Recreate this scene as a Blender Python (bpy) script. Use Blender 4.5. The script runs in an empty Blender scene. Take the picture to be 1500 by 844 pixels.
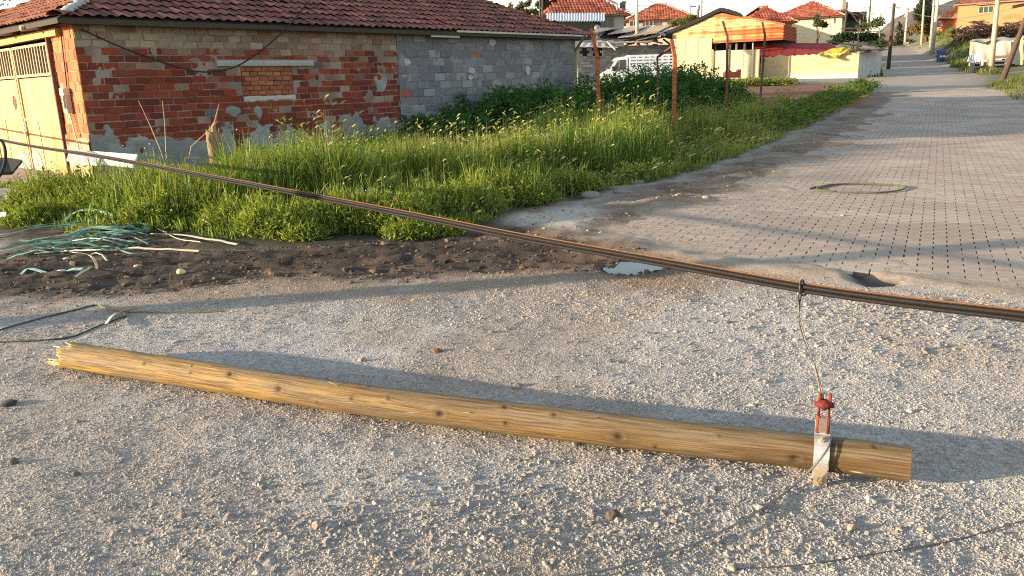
SUN_E=4.3; SKY_E=.15; EXPO=1.66
import bpy, math, random
import numpy as np
rng=np.random.default_rng(7); random.seed(7)
sc=bpy.context.scene; col=sc.collection
# ------------------------------------------------------------------ camera model
FPX=1170.; TH=math.radians(14.29); ROLL=math.radians(1.8); H=1.5
FW=np.array([0,math.cos(TH),-math.sin(TH)]); RT=np.array([1.,0,0]); UPV=np.array([0,math.sin(TH),math.cos(TH)])
def ray(px,py):
    a=(px-750)/FPX; b=(422-py)/FPX; c,s=math.cos(ROLL),math.sin(ROLL)
    return FW+(a*c+b*s)*RT+(-a*s+b*c)*UPV
EYE=np.array([0,0,H])
def W(px,py,Y):
    d=ray(px,py); return EYE+d*(Y/d[1])
def G(px,py,z=0.):
    d=ray(px,py); return EYE+d*((z-H)/d[2])
# ------------------------------------------------------------------ noise
def _h(ix,iy,s):
    n=(ix.astype(np.int64)*374761393+iy.astype(np.int64)*668265263+s*1442695041)&0x7fffffff
    n=((n^(n>>13))*1274126177)&0x7fffffff
    return ((n^(n>>16))&0xffff)/65535.
def vn(x,y,s=0):
    x=np.asarray(x,float);y=np.asarray(y,float)
    ix=np.floor(x);iy=np.floor(y);fx=x-ix;fy=y-iy
    fx=fx*fx*(3-2*fx);fy=fy*fy*(3-2*fy)
    a=_h(ix,iy,s);b=_h(ix+1,iy,s);c=_h(ix,iy+1,s);d=_h(ix+1,iy+1,s)
    return (a+(b-a)*fx)*(1-fy)+(c+(d-c)*fx)*fy
def fbm(x,y,s=0,o=4):
    t=0;a=.5
    for i in range(o): t=t+a*vn(x*2**i+17.3*i,y*2**i-9.1*i,s+i); a*=.5
    return t/(1-.5**o)
def ss(a,b,x):
    t=np.clip((np.asarray(x,float)-a)/(b-a),0,1); return t*t*(3-2*t)
def sdf(poly,x,y):
    """signed distance, positive inside"""
    p=np.asarray(poly,float)[:,:2]; d=np.full(np.shape(x),1e9); ins=np.zeros(np.shape(x),bool)
    for i in range(len(p)):
        a=p[i];b=p[(i+1)%len(p)]; e=b-a
        wx=x-a[0];wy=y-a[1]; t=np.clip((wx*e[0]+wy*e[1])/(e@e+1e-12),0,1)
        d=np.minimum(d,(wx-e[0]*t)**2+(wy-e[1]*t)**2)
        if a[1]!=b[1]:
            c=((a[1]>y)!=(b[1]>y))&(x<(b[0]-a[0])*(y-a[1])/(b[1]-a[1])+a[0]); ins^=c
    d=np.sqrt(d); return np.where(ins,d,-d)
# ------------------------------------------------------------------ terrain
_ty=np.linspace(-50,3500,7101)
_tz=np.interp(_ty,[-50,14,20,26,35,50,60,80,97,143,200,400,3500],[0,0,.05,.2,.5,1.02,1.2,1.95,2.8,5.8,8,10,10])
_k=np.exp(-.5*(np.arange(-16,17)/6.)**2); _tz=np.convolve(np.pad(_tz,16,mode='edge'),_k/_k.sum(),mode='valid')
def xr(y): return .445*y+3.1*ss(30,60,y)+1.0
def gz(x,y):
    x=np.asarray(x,float);y=np.asarray(y,float)
    z=np.interp(y,_ty,_tz)
    q=x-xr(y)
    b=ss(3.4,8.5,q)*(.55*ss(52,64,y)+2.2*ss(76,112,y))
    return z+b
def at(px,py):
    d=ray(px,py); t=1.
    p=EYE.copy()
    for _ in range(6000):
        q=EYE+d*t
        if q[2]<float(gz(q[0],q[1])): break
        p=q; t*=1.002
    return np.array([q[0],q[1],float(gz(q[0],q[1]))])
def onG(x,y): return np.array([x,y,float(gz(x,y))])
# ------------------------------------------------------------------ materials
def NT(name):
    m=bpy.data.materials.new(name); m.use_nodes=True; nt=m.node_tree
    return m,nt,nt.nodes['Principled BSDF']
def nd(nt,t,ins=None,**kw):
    n=nt.nodes.new(t)
    for k,v in kw.items(): setattr(n,k,v)
    for k,v in (ins or {}).items():
        if isinstance(v,bpy.types.NodeSocket): nt.links.new(v,n.inputs[k])
        else: n.inputs[k].default_value=v
    return n
def math_(nt,op,a,b=0.,clamp=False):
    n=nt.nodes.new('ShaderNodeMath'); n.operation=op; n.use_clamp=clamp
    for i,v in enumerate((a,b)):
        if isinstance(v,bpy.types.NodeSocket): nt.links.new(v,n.inputs[i])
        else: n.inputs[i].default_value=v
    return n.outputs[0]
def mixc(nt,fac,a,b,bt='MIX'):
    n=nt.nodes.new('ShaderNodeMix'); n.data_type='RGBA'; n.blend_type=bt
    for i,v in ((0,fac),(6,a),(7,b)):
        if isinstance(v,bpy.types.NodeSocket): nt.links.new(v,n.inputs[i])
        else: n.inputs[i].default_value=v if i==0 else (*v,1)[:4]
    return n.outputs[2]
def ramp(nt,x,lo,hi):
    n=nd(nt,'ShaderNodeMapRange',{0:x,1:lo,2:hi,3:0.,4:1.}); return n.outputs[0]
MATS={}
def amat(name,rough=.9,metal=0.,nsc=6.,namt=.25,bsc=60.,bst=.2,stain=None,transl=0.,spec=.3,island=0.,stretch=None,coat=0.):
    """colour comes from the mesh's own Col attribute, broken up by noise, with an optional stain colour"""
    if name in MATS: return MATS[name]
    m,nt,b=NT(name); MATS[name]=m
    c=nd(nt,'ShaderNodeAttribute',attribute_name='Col').outputs[0]
    g=nd(nt,'ShaderNodeNewGeometry'); tc=nd(nt,'ShaderNodeTexCoord').outputs['Object']
    if stretch: tc=nd(nt,'ShaderNodeMapping',{0:tc,3:stretch}).outputs[0]
    n1=nd(nt,'ShaderNodeTexNoise',{'Vector':tc,'Scale':nsc,'Detail':6.,'Roughness':.62}).outputs[0]
    f=math_(nt,'MULTIPLY_ADD',n1,2*namt); f.node.inputs[2].default_value=1-namt
    c=mixc(nt,1.,c,nd(nt,'ShaderNodeCombineColor',{0:f,1:f,2:f}).outputs[0],'MULTIPLY')
    if island:
        r=g.outputs['Random Per Island']
        hsv=nd(nt,'ShaderNodeHueSaturation',{'Color':c})
        nt.links.new(math_(nt,'MULTIPLY_ADD',r,2*island),hsv.inputs['Value']); hsv.inputs['Value'].links[0].from_node.inputs[2].default_value=1-island
        c=hsv.outputs[0]
    if stain:
        sc_,lo,hi,colr=stain[:4]
        n2=nd(nt,'ShaderNodeTexNoise',{'Vector':tc,'Scale':sc_,'Detail':8.,'Roughness':.7}).outputs[0]
        c=mixc(nt,ramp(nt,n2,lo,hi),c,colr)
    nt.links.new(c,b.inputs['Base Color']); b.inputs['Roughness'].default_value=rough; b.inputs['Metallic'].default_value=metal
    b.inputs['Specular IOR Level'].default_value=spec
    if coat: b.inputs['Coat Weight'].default_value=coat
    if bst:
        n3=nd(nt,'ShaderNodeTexNoise',{'Vector':tc,'Scale':bsc,'Detail':5.}).outputs[0]
        bp=nd(nt,'ShaderNodeBump',{'Height':n3,'Strength':bst,'Distance':.02}); nt.links.new(bp.outputs[0],b.inputs['Normal'])
    if transl:
        tr=nd(nt,'ShaderNodeBsdfTranslucent',{'Color':mixc(nt,1.,c,(1.25,1.2,.55),'MULTIPLY')})
        mx=nd(nt,'ShaderNodeMixShader',{0:transl,1:b.outputs[0],2:tr.outputs[0]})
        nt.links.new(mx.outputs[0],nt.nodes['Material Output'].inputs[0])
    return m
M_mas=amat('masonry',nsc=9,namt=.28,bsc=70,bst=.35)
M_mor=amat('mortar',nsc=14,namt=.3,bsc=45,bst=.6,stain=(3.,.58,.75,(.30,.28,.25)))
M_tile=amat('clay_tile',rough=.8,nsc=5,namt=.35,bsc=40,bst=.3,island=.3,stain=(2.2,.58,.72,(.10,.075,.065)))
M_tilefar=amat('clay_tile_far',rough=.85,nsc=1.5,namt=.3,bst=0,island=.35,stain=(.5,.6,.75,(.13,.07,.05)))
M_wood=amat('weathered_wood',nsc=4,namt=.4,bsc=20,bst=.4,stretch=(6,6,1))
M_plast=amat('plaster_paint',nsc=1.2,namt=.16,bsc=9,bst=.25,stain=(.8,.60,.75,(.34,.27,.19)))
M_white=amat('chalky_white',nsc=3,namt=.12,bsc=30,bst=.15,stain=(2.5,.62,.8,(.4,.36,.3)))
M_rust=amat('rusty_steel',rough=.8,metal=.0,nsc=9,namt=.4,bsc=70,bst=.5,stain=(5.,.5,.66,(.07,.035,.025)))
M_corr=amat('rusted_sheet',rough=.65,nsc=2,namt=.2,bst=0)
M_gate=amat('gate_paint',rough=.6,nsc=2,namt=.16,bsc=30,bst=.08,stain=(1.6,.46,.66,(.36,.135,.035)),stretch=(2,2,.5))
M_paint=amat('car_paint',rough=.3,nsc=2,namt=.08,bst=0,spec=.5,coat=.3)
M_rub=amat('black_rubber',rough=.75,nsc=10,namt=.3,bst=.2)
M_cab=amat('cable_sheath',rough=.58,nsc=25,namt=.25,bsc=80,bst=.15,spec=.12)
M_met=amat('galvanised_metal',rough=.5,metal=.6,nsc=18,namt=.2,bsc=60,bst=.1,stain=(16.,.58,.72,(.32,.24,.19)))
M_cloth=amat('tarp_cloth',rough=.8,nsc=2.5,namt=.15,bsc=6,bst=.3)
M_plas=amat('plastic_strip',rough=.45,nsc=9,namt=.25,bst=0,spec=.5,stain=(4.,.6,.8,(.25,.22,.17)))
M_fol=amat('leaf',rough=.6,nsc=1.3,namt=.3,bst=0,transl=.38,spec=.25)
M_bark=amat('bark',nsc=12,namt=.45,bsc=35,bst=.8,stretch=(1,1,.25))
M_stone=amat('stone_chips',nsc=40,namt=.25,bsc=120,bst=.25,spec=.25)
M_soil=amat('soil_clod',nsc=20,namt=.4,bsc=40,bst=.8)
M_conc=amat('concrete',nsc=3,namt=.25,bsc=30,bst=.3,stain=(2.2,.55,.72,(.09,.085,.08)))
def mglass():
    m,nt,b=NT('dark_glass'); b.inputs['Base Color'].default_value=(.03,.04,.045,1); b.inputs['Roughness'].default_value=.08
    return m
M_glass=mglass()
def mwater():
    m,nt,b=NT('puddle_water'); b.inputs['Base Color'].default_value=(.035,.035,.035,1); b.inputs['Roughness'].default_value=.03; b.inputs['Specular IOR Level'].default_value=.2
    n=nd(nt,'ShaderNodeTexNoise',{'Scale':9.}).outputs[0]
    nt.links.new(nd(nt,'ShaderNodeBump',{'Height':n,'Strength':.04,'Distance':.01}).outputs[0],b.inputs['Normal'])
    return m
M_water=mwater()
# ------------------------------------------------------------------ mesh building
ORG={}
def mesh_np(name,V,faces,mat,cols=None,smooth=False,uv=None,extra=None):
    me=bpy.data.meshes.new(name); V=np.asarray(V,np.float32)
    fl=[np.asarray(f,np.int32) for f in (faces if isinstance(faces,list) else [faces]) if len(f)]
    tot=np.concatenate([np.full(len(f),f.shape[1],np.int32) for f in fl]); idx=np.concatenate([f.ravel() for f in fl])
    me.vertices.add(len(V)); me.vertices.foreach_set('co',V.ravel())
    me.loops.add(len(idx)); me.loops.foreach_set('vertex_index',idx)
    me.polygons.add(len(tot)); me.polygons.foreach_set('loop_start',np.concatenate([[0],np.cumsum(tot)[:-1]]).astype(np.int32))
    me.polygons.foreach_set('loop_total',tot)
    me.polygons.foreach_set('use_smooth',np.full(len(tot),bool(smooth)))
    me.update(calc_edges=True)
    if cols is not None:
        c=np.ones((len(V),4),np.float32); c[:,:3]=cols
        me.color_attributes.new('Col','FLOAT_COLOR','POINT').data.foreach_set('color',c.ravel())
    for k,vv in (extra or {}).items():
        me.attributes.new(k,'FLOAT','POINT').data.foreach_set('value',np.asarray(vv,np.float32))
    if uv is not None:
        l=me.uv_layers.new(name='UVMap'); l.data.foreach_set('uv',np.asarray(uv,np.float32)[idx].ravel())
    me.materials.append(mat); me.validate()
    o=bpy.data.objects.new(name,me); col.objects.link(o); return o
def place(o,parent):
    """re-base a mesh given in world coordinates onto its parent"""
    if parent is None: ORG[o]=np.zeros(3); return o
    org=ORG[parent]; me=o.data; n=len(me.vertices); a=np.empty(n*3,np.float32); me.vertices.foreach_get('co',a)
    me.vertices.foreach_set('co',(a.reshape(-1,3)-org.astype(np.float32)).ravel()); o.parent=parent; ORG[o]=org; me.update(); return o
class MB:
    def __init__(s,c=(.5,.5,.5)): s.v=[];s.f=[];s.c=[];s.col=c
    def add(s,vs,fs,c=None):
        n=len(s.v); s.v+= [tuple(map(float,p)) for p in vs]; s.f+=[tuple(i+n for i in f) for f in fs]
        c=s.col if c is None else c
        s.c+=[tuple(c)]*len(vs) if np.ndim(c)==1 else [tuple(k) for k in c]
        return s
    def box(s,c,sz,ax=None,col=None):
        ax=np.eye(3) if ax is None else np.asarray(ax,float); c=np.asarray(c,float)
        vs=[c+ax[0]*sz[0]/2*i+ax[1]*sz[1]/2*j+ax[2]*sz[2]/2*k for i in(-1,1) for j in(-1,1) for k in(-1,1)]
        return s.add(vs,[(0,1,3,2),(4,6,7,5),(0,4,5,1),(2,3,7,6),(0,2,6,4),(1,5,7,3)],col)
    def beam(s,p,q,w,h=None,col=None):
        p=np.asarray(p,float);q=np.asarray(q,float);d=q-p;L=np.linalg.norm(d);d/=L
        up=np.array([0,0,1.]) if abs(d[2])<.95 else np.array([1.,0,0])
        a=np.cross(up,d);a/=np.linalg.norm(a);b=np.cross(d,a)
        return s.box((p+q)/2,(L,w,h or w),(d,a,b),col)
    def tube(s,pts,r,n=8,col=None,cap=True,jit=0.):
        P=np.asarray(pts,float);m=len(P);r=np.full(m,r) if np.ndim(r)==0 else np.asarray(r,float)
        T=np.gradient(P,axis=0);T/=np.linalg.norm(T,axis=1)[:,None]+1e-12
        up=np.array([0,0,1.]) if abs(T[0][2])<.9 else np.array([1.,0,0])
        a=np.cross(up,T[0]);a/=np.linalg.norm(a);vs=[]
        for i in range(m):
            a=a-T[i]*(a@T[i]);a/=np.linalg.norm(a);b=np.cross(T[i],a)
            for k in range(n):
                an=2*math.pi*k/n; rr=r[i]*(1+(random.uniform(-jit,jit) if jit else 0))
                vs.append(P[i]+rr*(math.cos(an)*a+math.sin(an)*b))
        fs=[(i*n+k,i*n+(k+1)%n,(i+1)*n+(k+1)%n,(i+1)*n+k) for i in range(m-1) for k in range(n)]
        if cap: fs+=[tuple(range(n-1,-1,-1)),tuple((m-1)*n+k for k in range(n))]
        return s.add(vs,fs,col)
    def poly(s,pts,thick,nrm,col=None):
        """prism: outline pts extruded by thick along nrm"""
        P=np.asarray(pts,float);n=len(P);o=np.asarray(nrm,float)*thick
        vs=list(P)+list(P+o)
        fs=[tuple(range(n)),tuple(range(2*n-1,n-1,-1))]+[(i,i+n,(i+1)%n+n,(i+1)%n) for i in range(n)]
        return s.add(vs,fs,col)
    def blob(s,c,r,seed=0,sub=2,amp=.35,col=None):
        import bmesh
        bm=bmesh.new(); bmesh.ops.create_icosphere(bm,subdivisions=sub,radius=1)
        V=np.array([v.co[:] for v in bm.verts]);F=[tuple(v.index for v in f.verts) for f in bm.faces];bm.free()
        rs=np.random.default_rng(seed); d=rs.normal(size=(7,3)); k=sum(np.sin(V@(e*1.7)+i) for i,e in enumerate(d))/7
        V=V*(1+amp*k*1.6)[:,None]
        return s.add(np.asarray(c)+V*np.asarray(r),F,col)
    def build(s,name,mat,parent=None,smooth=False):
        me=bpy.data.meshes.new(name); me.from_pydata(s.v,[],s.f); me.update()
        c=np.ones((len(s.v),4),np.float32);c[:,:3]=np.array(s.c)
        me.color_attributes.new('Col','FLOAT_COLOR','POINT').data.foreach_set('color',c.ravel())
        me.polygons.foreach_set('use_smooth',np.full(len(me.polygons),bool(smooth)))
        me.materials.append(mat); o=bpy.data.objects.new(name,me); col.objects.link(o)
        return place(o,parent)
def tag(o,label,cat,group=None,kind=None):
    if label: o['label']=label
    if cat: o['category']=cat
    if group: o['group']=group
    if kind: o['kind']=kind
    return o
def thing(name,label,cat,loc,group=None):
    o=bpy.data.objects.new(name,None); col.objects.link(o); o.location=[float(k) for k in loc]; o.empty_display_size=.2
    ORG[o]=np.asarray(loc,float); return tag(o,label,cat,group)
def cr(pts,n=12):
    """Catmull-Rom through pts"""
    P=np.asarray(pts,float);P=np.vstack([2*P[0]-P[1],P,2*P[-1]-P[-2]]);out=[]
    for i in range(1,len(P)-2):
        for t in np.linspace(0,1,n,endpoint=False):
            a,b,c,d=P[i-1],P[i],P[i+1],P[i+2]
            out.append(.5*((2*b)+(c-a)*t+(2*a-5*b+4*c-d)*t*t+(3*b-a-3*c+d)*t**3))
    out.append(P[-2]);return np.array(out)
def jc(c,a=.15):
    k=1+random.uniform(-a,a);return tuple(min(1,x*k*(1+random.uniform(-a,a)*.3)) for x in c)
# ================================================================== GROUND
def P2(lst): return np.array([at(*p)[:2] for p in lst])
UH=np.array([.67639752,.73653676]); VH=np.array([-UH[1],UH[0]]); CH=np.array([-7.79,15.2])   # brick house corner and axes
RD=np.array([.466,.885]); RN=np.array([.885,-.466])                                        # road direction, its right-hand normal
grass_near=P2([(38,322),(120,338),(250,352),(335,364),(400,358),(560,350),(680,340),(735,313),(850,291),(940,271),(1030,247),(1150,202),(1230,163),(1292,130)])
poly_grass=np.vstack([grass_near,P2([(1255,128),(1205,147),(1150,163),(1118,150),(1100,136),(1040,140),(985,136),(900,132)]),[CH+UH*15.3+VH*.3,CH+UH*.3-VH*.05,[-9.6,14.6],[-9.0,12.6]]])
poly_mud=P2([(-160,385),(0,372),(150,352),(350,368),(560,350),(690,340),(760,335),(860,346),(960,372),(1010,398),(930,408),(860,398),(760,402),(600,408),(420,412),(330,420),(150,430),(0,436),(-160,440)])
poly_pav=P2([(845,352),(960,374),(1100,396),(1225,408),(1262,420),(1340,414),(1420,424),(1560,446)])
poly_pav=np.vstack([poly_pav,[[8,4.2],[22,28]],[RD*47+RN*5.6],[RD*47+RN*-2.0],P2([(1255,172),(1190,205),(1080,255),(950,300),(850,322),(790,336)])])
poly_should=P2([(720,322),(860,298),(1000,262),(1150,208),(1290,135)]); poly_should=np.vstack([poly_should,P2([(1345,140),(1290,180),(1200,225),(1050,280),(900,325),(800,350)])])
poly_pot=P2([(1243,397),(1262,395),(1290,405),(1322,408),(1312,418),(1275,420),(1250,411)])
poly_pud=P2([(884,388),(905,380),(940,379),(966,386),(955,394),(925,399),(895,397)])
poly_red=np.array([[2,29],[8,27],[13,30],[17,38],[20,48.5],[4,48.5]])
poly_farg=np.array([[8,47],[24,47],[24,51],[4,52]])
poly_rg=np.vstack([P2([(1440,126),(1500,112),(1600,100),(1700,190),(1560,165),(1500,152)])])
def zones(x,y):
    wx=x+.30*(fbm(x*1.9,y*1.9,3)-.5)*2; wy=y+.36*(fbm(x*1.9,y*1.9,9)-.5)*2
    z={}
    z['mud']=ss(-.22,.26,sdf(poly_mud,wx,wy)); z['grass']=ss(-.15,.15,sdf(poly_grass,wx,wy))
    z['should']=ss(-.4,.3,sdf(poly_should,wx,wy)); z['sdpav']=sdf(poly_pav,x,y); z['pav']=ss(-.35,.25,sdf(poly_pav,wx,wy))
    z['pot']=ss(-.08,.08,sdf(poly_pot,x,y)); z['pud']=ss(-.12,.1,sdf(poly_pud,x,y)); z['red']=ss(-.8,.8,sdf(poly_red,wx,wy))
    z['rg']=ss(-.5,.8,sdf(poly_rg,wx,wy))
    return z
MUDD=np.array([.985,.17])   # ruts run along the muddy strip
def surf(x,y,z):
    base=gz(x,y); near=1-ss(28,40,y)
    h=(.035*(fbm(x*.9,y*.9,21,3)-.5)+.016*(fbm(x*5,y*5,22,3)-.5)+.010*(fbm(x*16,y*16,41,2)-.5))
    # gravel foreground, heap under the cable
    heap=np.exp(-(((x-2.35)/1.0)**2+((y-4.75)/.42)**2))*.045+np.exp(-(((x+.3)/.9)**2+((y-2.45)/.3)**2))*.02
    r=(y-7.15)-.05*(x+2)+.12*np.sin(x*.8); 
    rut=-.06*np.exp(-((r-.05)/.13)**2)+.045*np.exp(-((r+.2)/.1)**2)+.04*np.exp(-((r-.33)/.12)**2)-.035*np.exp(-((r+.42)/.08)**2)+.03*np.exp(-((r+.56)/.07)**2)
    mudh=.055*(fbm(x*4.5,y*6,31,4)-.5)+.045*(fbm(x*13,y*16,33,3)-.5)+rut
    side=fbm(x*1.1,y*1.1,51,4)+.35*(fbm(x*6,y*6,52,3)-.5)
    # sand that creeps over the pavers from the left and at the broken edge
    inner=z['sdpav']
    lat=x*RN[0]+y*RN[1]
    bury=.030*(ss(.55,-.05,inner)) + .020*ss(-.6,-2.6,lat)*ss(.30,.62,side) + .012*ss(.60,.75,side)
    pav=-.0125+bury*1.05+.006*(fbm(x*20,y*20,61,3)-.5)
    out=h+heap
    out=out+z['should']*(.045*(fbm(x*7,y*7,45,3)-.5)+.03*(fbm(x*1.5,y*1.5,46,3)-.4))
    out=out*(1-z['mud'])+mudh*z['mud']+z['mud']*(-.01)
    pf=ss(-.25,.1,inner)
    out=out*(1-pf)+pav*pf
    out=out-.07*z['pot']-.05*z['pud']*(1-.0*x)
    gr=z['grass']*.06*(fbm(x*1.5,y*1.5,71,3)-.3)
    return base+out*near+gr*near
def gh(x,y):
    x=np.atleast_1d(np.asarray(x,float));y=np.atleast_1d(np.asarray(y,float)); return surf(x,y,zones(x,y))
def gpt(px,py,dz=0.):
    p=at(px,py); p[2]=float(gh(p[0],p[1])[0])+dz; return p
def axis_pts(lo,hi,step,far,g):
    a=list(np.arange(lo,hi,step)); s=step
    while a[-1]<far: s*=g; a.append(a[-1]+s)
    return a
xs=axis_pts(-8.5,10.5,.043,3200,1.09); s=.043; l=[-8.5]
while l[-1]>-3200: s*=1.10; l.append(l[-1]-s)
xs=np.array(l[:0:-1]+xs)
ys=np.array(axis_pts(1.2,11.,.036,3300,1.022)); s=.036;l=[1.2]
while l[-1]>-60: s*=1.25;l.append(l[-1]-s)
ys=np.concatenate([l[:0:-1],ys])
X,Y=np.meshgrid(xs,ys); x=X.ravel();y=Y.ravel(); Z=zones(x,y); zz=surf(x,y,Z)
def L3(a,b,t): return a*(1-t[:,None])+np.asarray(b)*t[:,None]
n1=fbm(x*.6,y*.6,81,4);n2=fbm(x*2.5,y*2.5,82,4);n3=fbm(x*9,y*9,83,3)
c=L3(np.tile(np.array([.385,.352,.322]),(len(x),1)),(.32,.27,.225),ss(.42,.62,n1*.6+n2*.4))
c=L3(c,(.25,.18,.125),ss(5.2,6.4,y+.9*(n2-.5))*(1-ss(7.5,9,y))*.85)
pv=ss(-.3,.1,Z['sdpav']); c=L3(c,(.34,.265,.20),pv); c=L3(c,(.36,.29,.22),pv*ss(.5,.66,n2))
gd=sdf(poly_grass,x,y); c=L3(c,(.105,.078,.052),ss(-1.3,-.5,gd+.5*(n2-.5))*ss(10.5,9.6,y)*ss(1.2,.4,x)); c=L3(c,(.05,.038,.028),ss(-1.2,-.4,gd+.8*(n3-.5))*ss(10.5,9.6,y)*ss(1.0,.2,x)*ss(.5,.6,n3))
shd=np.maximum(Z['should'],ss(.9,-.1,Z['sdpav'])*ss(-.5,.5,Z['sdpav'])*ss(8,9.5,y))
c=L3(c,(.195,.138,.094),shd*.92); c=L3(c,(.12,.085,.058),shd*ss(.44,.62,fbm(x*1.4,y*1.4,85,4))); c=L3(c,(.31,.25,.185),shd*ss(.56,.7,n2)*.7)
rp_=sdf(P2([(1180,232),(1215,205),(1290,198),(1300,215),(1260,235)]),x+.5*(n2-.5),y+.5*(n2-.5)); c=L3(c,(.25,.15,.09),ss(-.4,.4,rp_)*.9)
c=L3(c,(.15,.12,.095),ss(.3,.6,Z['sdpav'])*ss(-.004,-.008,zz-gz(x,y))*(1-ss(26,34,y)))
sand=sdf(P2([(715,320),(850,298),(900,310),(850,345),(770,335)]),x,y); c=L3(c,(.44,.39,.33),ss(-.2,.3,sand+.3*(n2-.5)))
md=Z['mud']*(1-pv*.6); c=L3(c,(.082,.060,.046),md); c=L3(c,(.15,.10,.066),md*ss(.53,.68,n2)); c=L3(c,(.028,.023,.02),md*ss(.50,.66,n3)*.85); c=L3(c,(.026,.022,.02),md*np.exp(-((y-7.15-.05*(x+2)+.12*np.sin(x*.8)-.05)/.22)**2)*.9); c=L3(c,(.04,.032,.027),md*np.exp(-((y-7.15-.05*(x+2)+.12*np.sin(x*.8)+.42)/.12)**2)*.8)
c=L3(c,(.055,.05,.03),Z['grass']); c=L3(c,(.20,.085,.05),Z['red'])
c=L3(c,(.10,.11,.04),Z['rg'])
far=ss(34,45,y); q=x-xr(y)
c=L3(c,(.30,.25,.19),far); c=L3(c,(.11,.12,.045),far*ss(.25,.45,n1)*ss(3.2,4.2,q)); c=L3(c,(.15,.16,.06),far*ss(120,160,y)); c=L3(c,(.20,.085,.05),Z['red'])
c=L3(c,(.14,.14,.05),ss(-.6,.6,sdf(poly_farg,x,y))*ss(.42,.55,n2)); c=L3(c,(.06,.055,.05),Z['pot']*.9); c=L3(c,(.05,.042,.036),ss(-.25,.1,sdf(poly_pud,x,y)))
wet=sdf(P2([(880,372),(1010,384),(1000,412),(900,418),(830,395)]),x,y); c=L3(c,(.16,.10,.065),ss(-.5,.1,wet+.4*(n2-.5))*(1-pv)*.6)
grav=(1-Z['mud'])*(1-Z['grass'])*(1-pv)*(1-Z['should']*.6)*(1-ss(9,12,y))
nx,ny=len(xs),len(ys); ii=(np.arange(ny-1)[:,None]*nx+np.arange(nx-1)[None,:]).ravel()
F=np.stack([ii,ii+1,ii+1+nx,ii+nx],1)
def mground():
    m,nt,b=NT('ground_soil_gravel'); c=nd(nt,'ShaderNodeAttribute',attribute_name='Col').outputs[0]; gv=nd(nt,'ShaderNodeAttribute',attribute_name='grav').outputs['Fac']
    tc=nd(nt,'ShaderNodeTexCoord').outputs['Object']
    n=nd(nt,'ShaderNodeTexNoise',{'Vector':tc,'Scale':28.,'Detail':7.,'Roughness':.7}).outputs[0]
    nm=nd(nt,'ShaderNodeTexNoise',{'Vector':tc,'Scale':5.,'Detail':8.,'Roughness':.72}).outputs[0]; f=math_(nt,'MULTIPLY_ADD',n,.8); f.node.inputs[2].default_value=.25; f=math_(nt,'ADD',f,math_(nt,'MULTIPLY',nm,.75))
    c1=mixc(nt,1.,c,nd(nt,'ShaderNodeCombineColor',{0:f,1:f,2:f}).outputs[0],'MULTIPLY')
    v=nd(nt,'ShaderNodeTexVoronoi',{'Vector':tc,'Scale':95.}); v2=nd(nt,'ShaderNodeTexVoronoi',{'Vector':tc,'Scale':190.})
    r=nd(nt,'ShaderNodeSeparateColor',{0:v.outputs['Color']}).outputs[0]; r2=nd(nt,'ShaderNodeSeparateColor',{0:v2.outputs['Color']}).outputs[1]
    k=math_(nt,'ADD',math_(nt,'MULTIPLY',r,.5),math_(nt,'MULTIPLY',r2,.5)); k=math_(nt,'MULTIPLY_ADD',k,.9); k.node.inputs[2].default_value=.55
    c2=mixc(nt,1.,c1,nd(nt,'ShaderNodeCombineColor',{0:k,1:k,2:k}).outputs[0],'MULTIPLY')
    nt.links.new(mixc(nt,gv,c1,c2),b.inputs['Base Color']); b.inputs['Roughness'].default_value=.95; b.inputs['Specular IOR Level'].default_value=.2
    d=math_(nt,'SUBTRACT',1.,v.outputs['Distance']); d=math_(nt,'MULTIPLY',d,gv)
    hh=math_(nt,'ADD',math_(nt,'MULTIPLY',d,.5),math_(nt,'ADD',math_(nt,'MULTIPLY',n,.8),math_(nt,'MULTIPLY',nm,1.6)))
    nt.links.new(nd(nt,'ShaderNodeBump',{'Height':hh,'Strength':.45,'Distance':.02}).outputs[0],b.inputs['Normal']); return m
g=mesh_np('ground',np.stack([x,y,zz],1),F,mground(),c,True,extra={'grav':grav}); g['kind']='structure'
# ---------------- pavers: every block is real, with open joints along the road
lat=np.arange(-4.6,8.2,.109); lon=np.arange(3.2,47,.111)
A,B=np.meshgrid(np.arange(0,len(lat)-1,2),np.arange(len(lon))); A=A.ravel()+(B.ravel()%2); B=B.ravel(); ok=A<len(lat)-2;A=A[ok];B=B[ok]
ca=lat[A]+.109; cl=lon[B]+.055; cx=RN[0]*ca+RD[0]*cl; cy=RN[1]*ca+RD[1]*cl
e=sdf(poly_pav,cx+.12*(fbm(cx*3,cy*3,5)-.5),cy); ok=(e>.06)&(sdf(poly_pot,cx,cy)<-.02); cx,cy=cx[ok],cy[ok]; n=len(cx)
ha=.1040+rng.normal(0,.0015,n); hb=.0548+rng.normal(0,.0006,n); dz=rng.normal(0,.0004,n)+.010*(fbm(cx*1.3,cy*1.3,91)-.5)
tx=rng.normal(0,.0022,n); ty=rng.normal(0,.0030,n); rot=rng.normal(0,.006,n)
vs=[]
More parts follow.
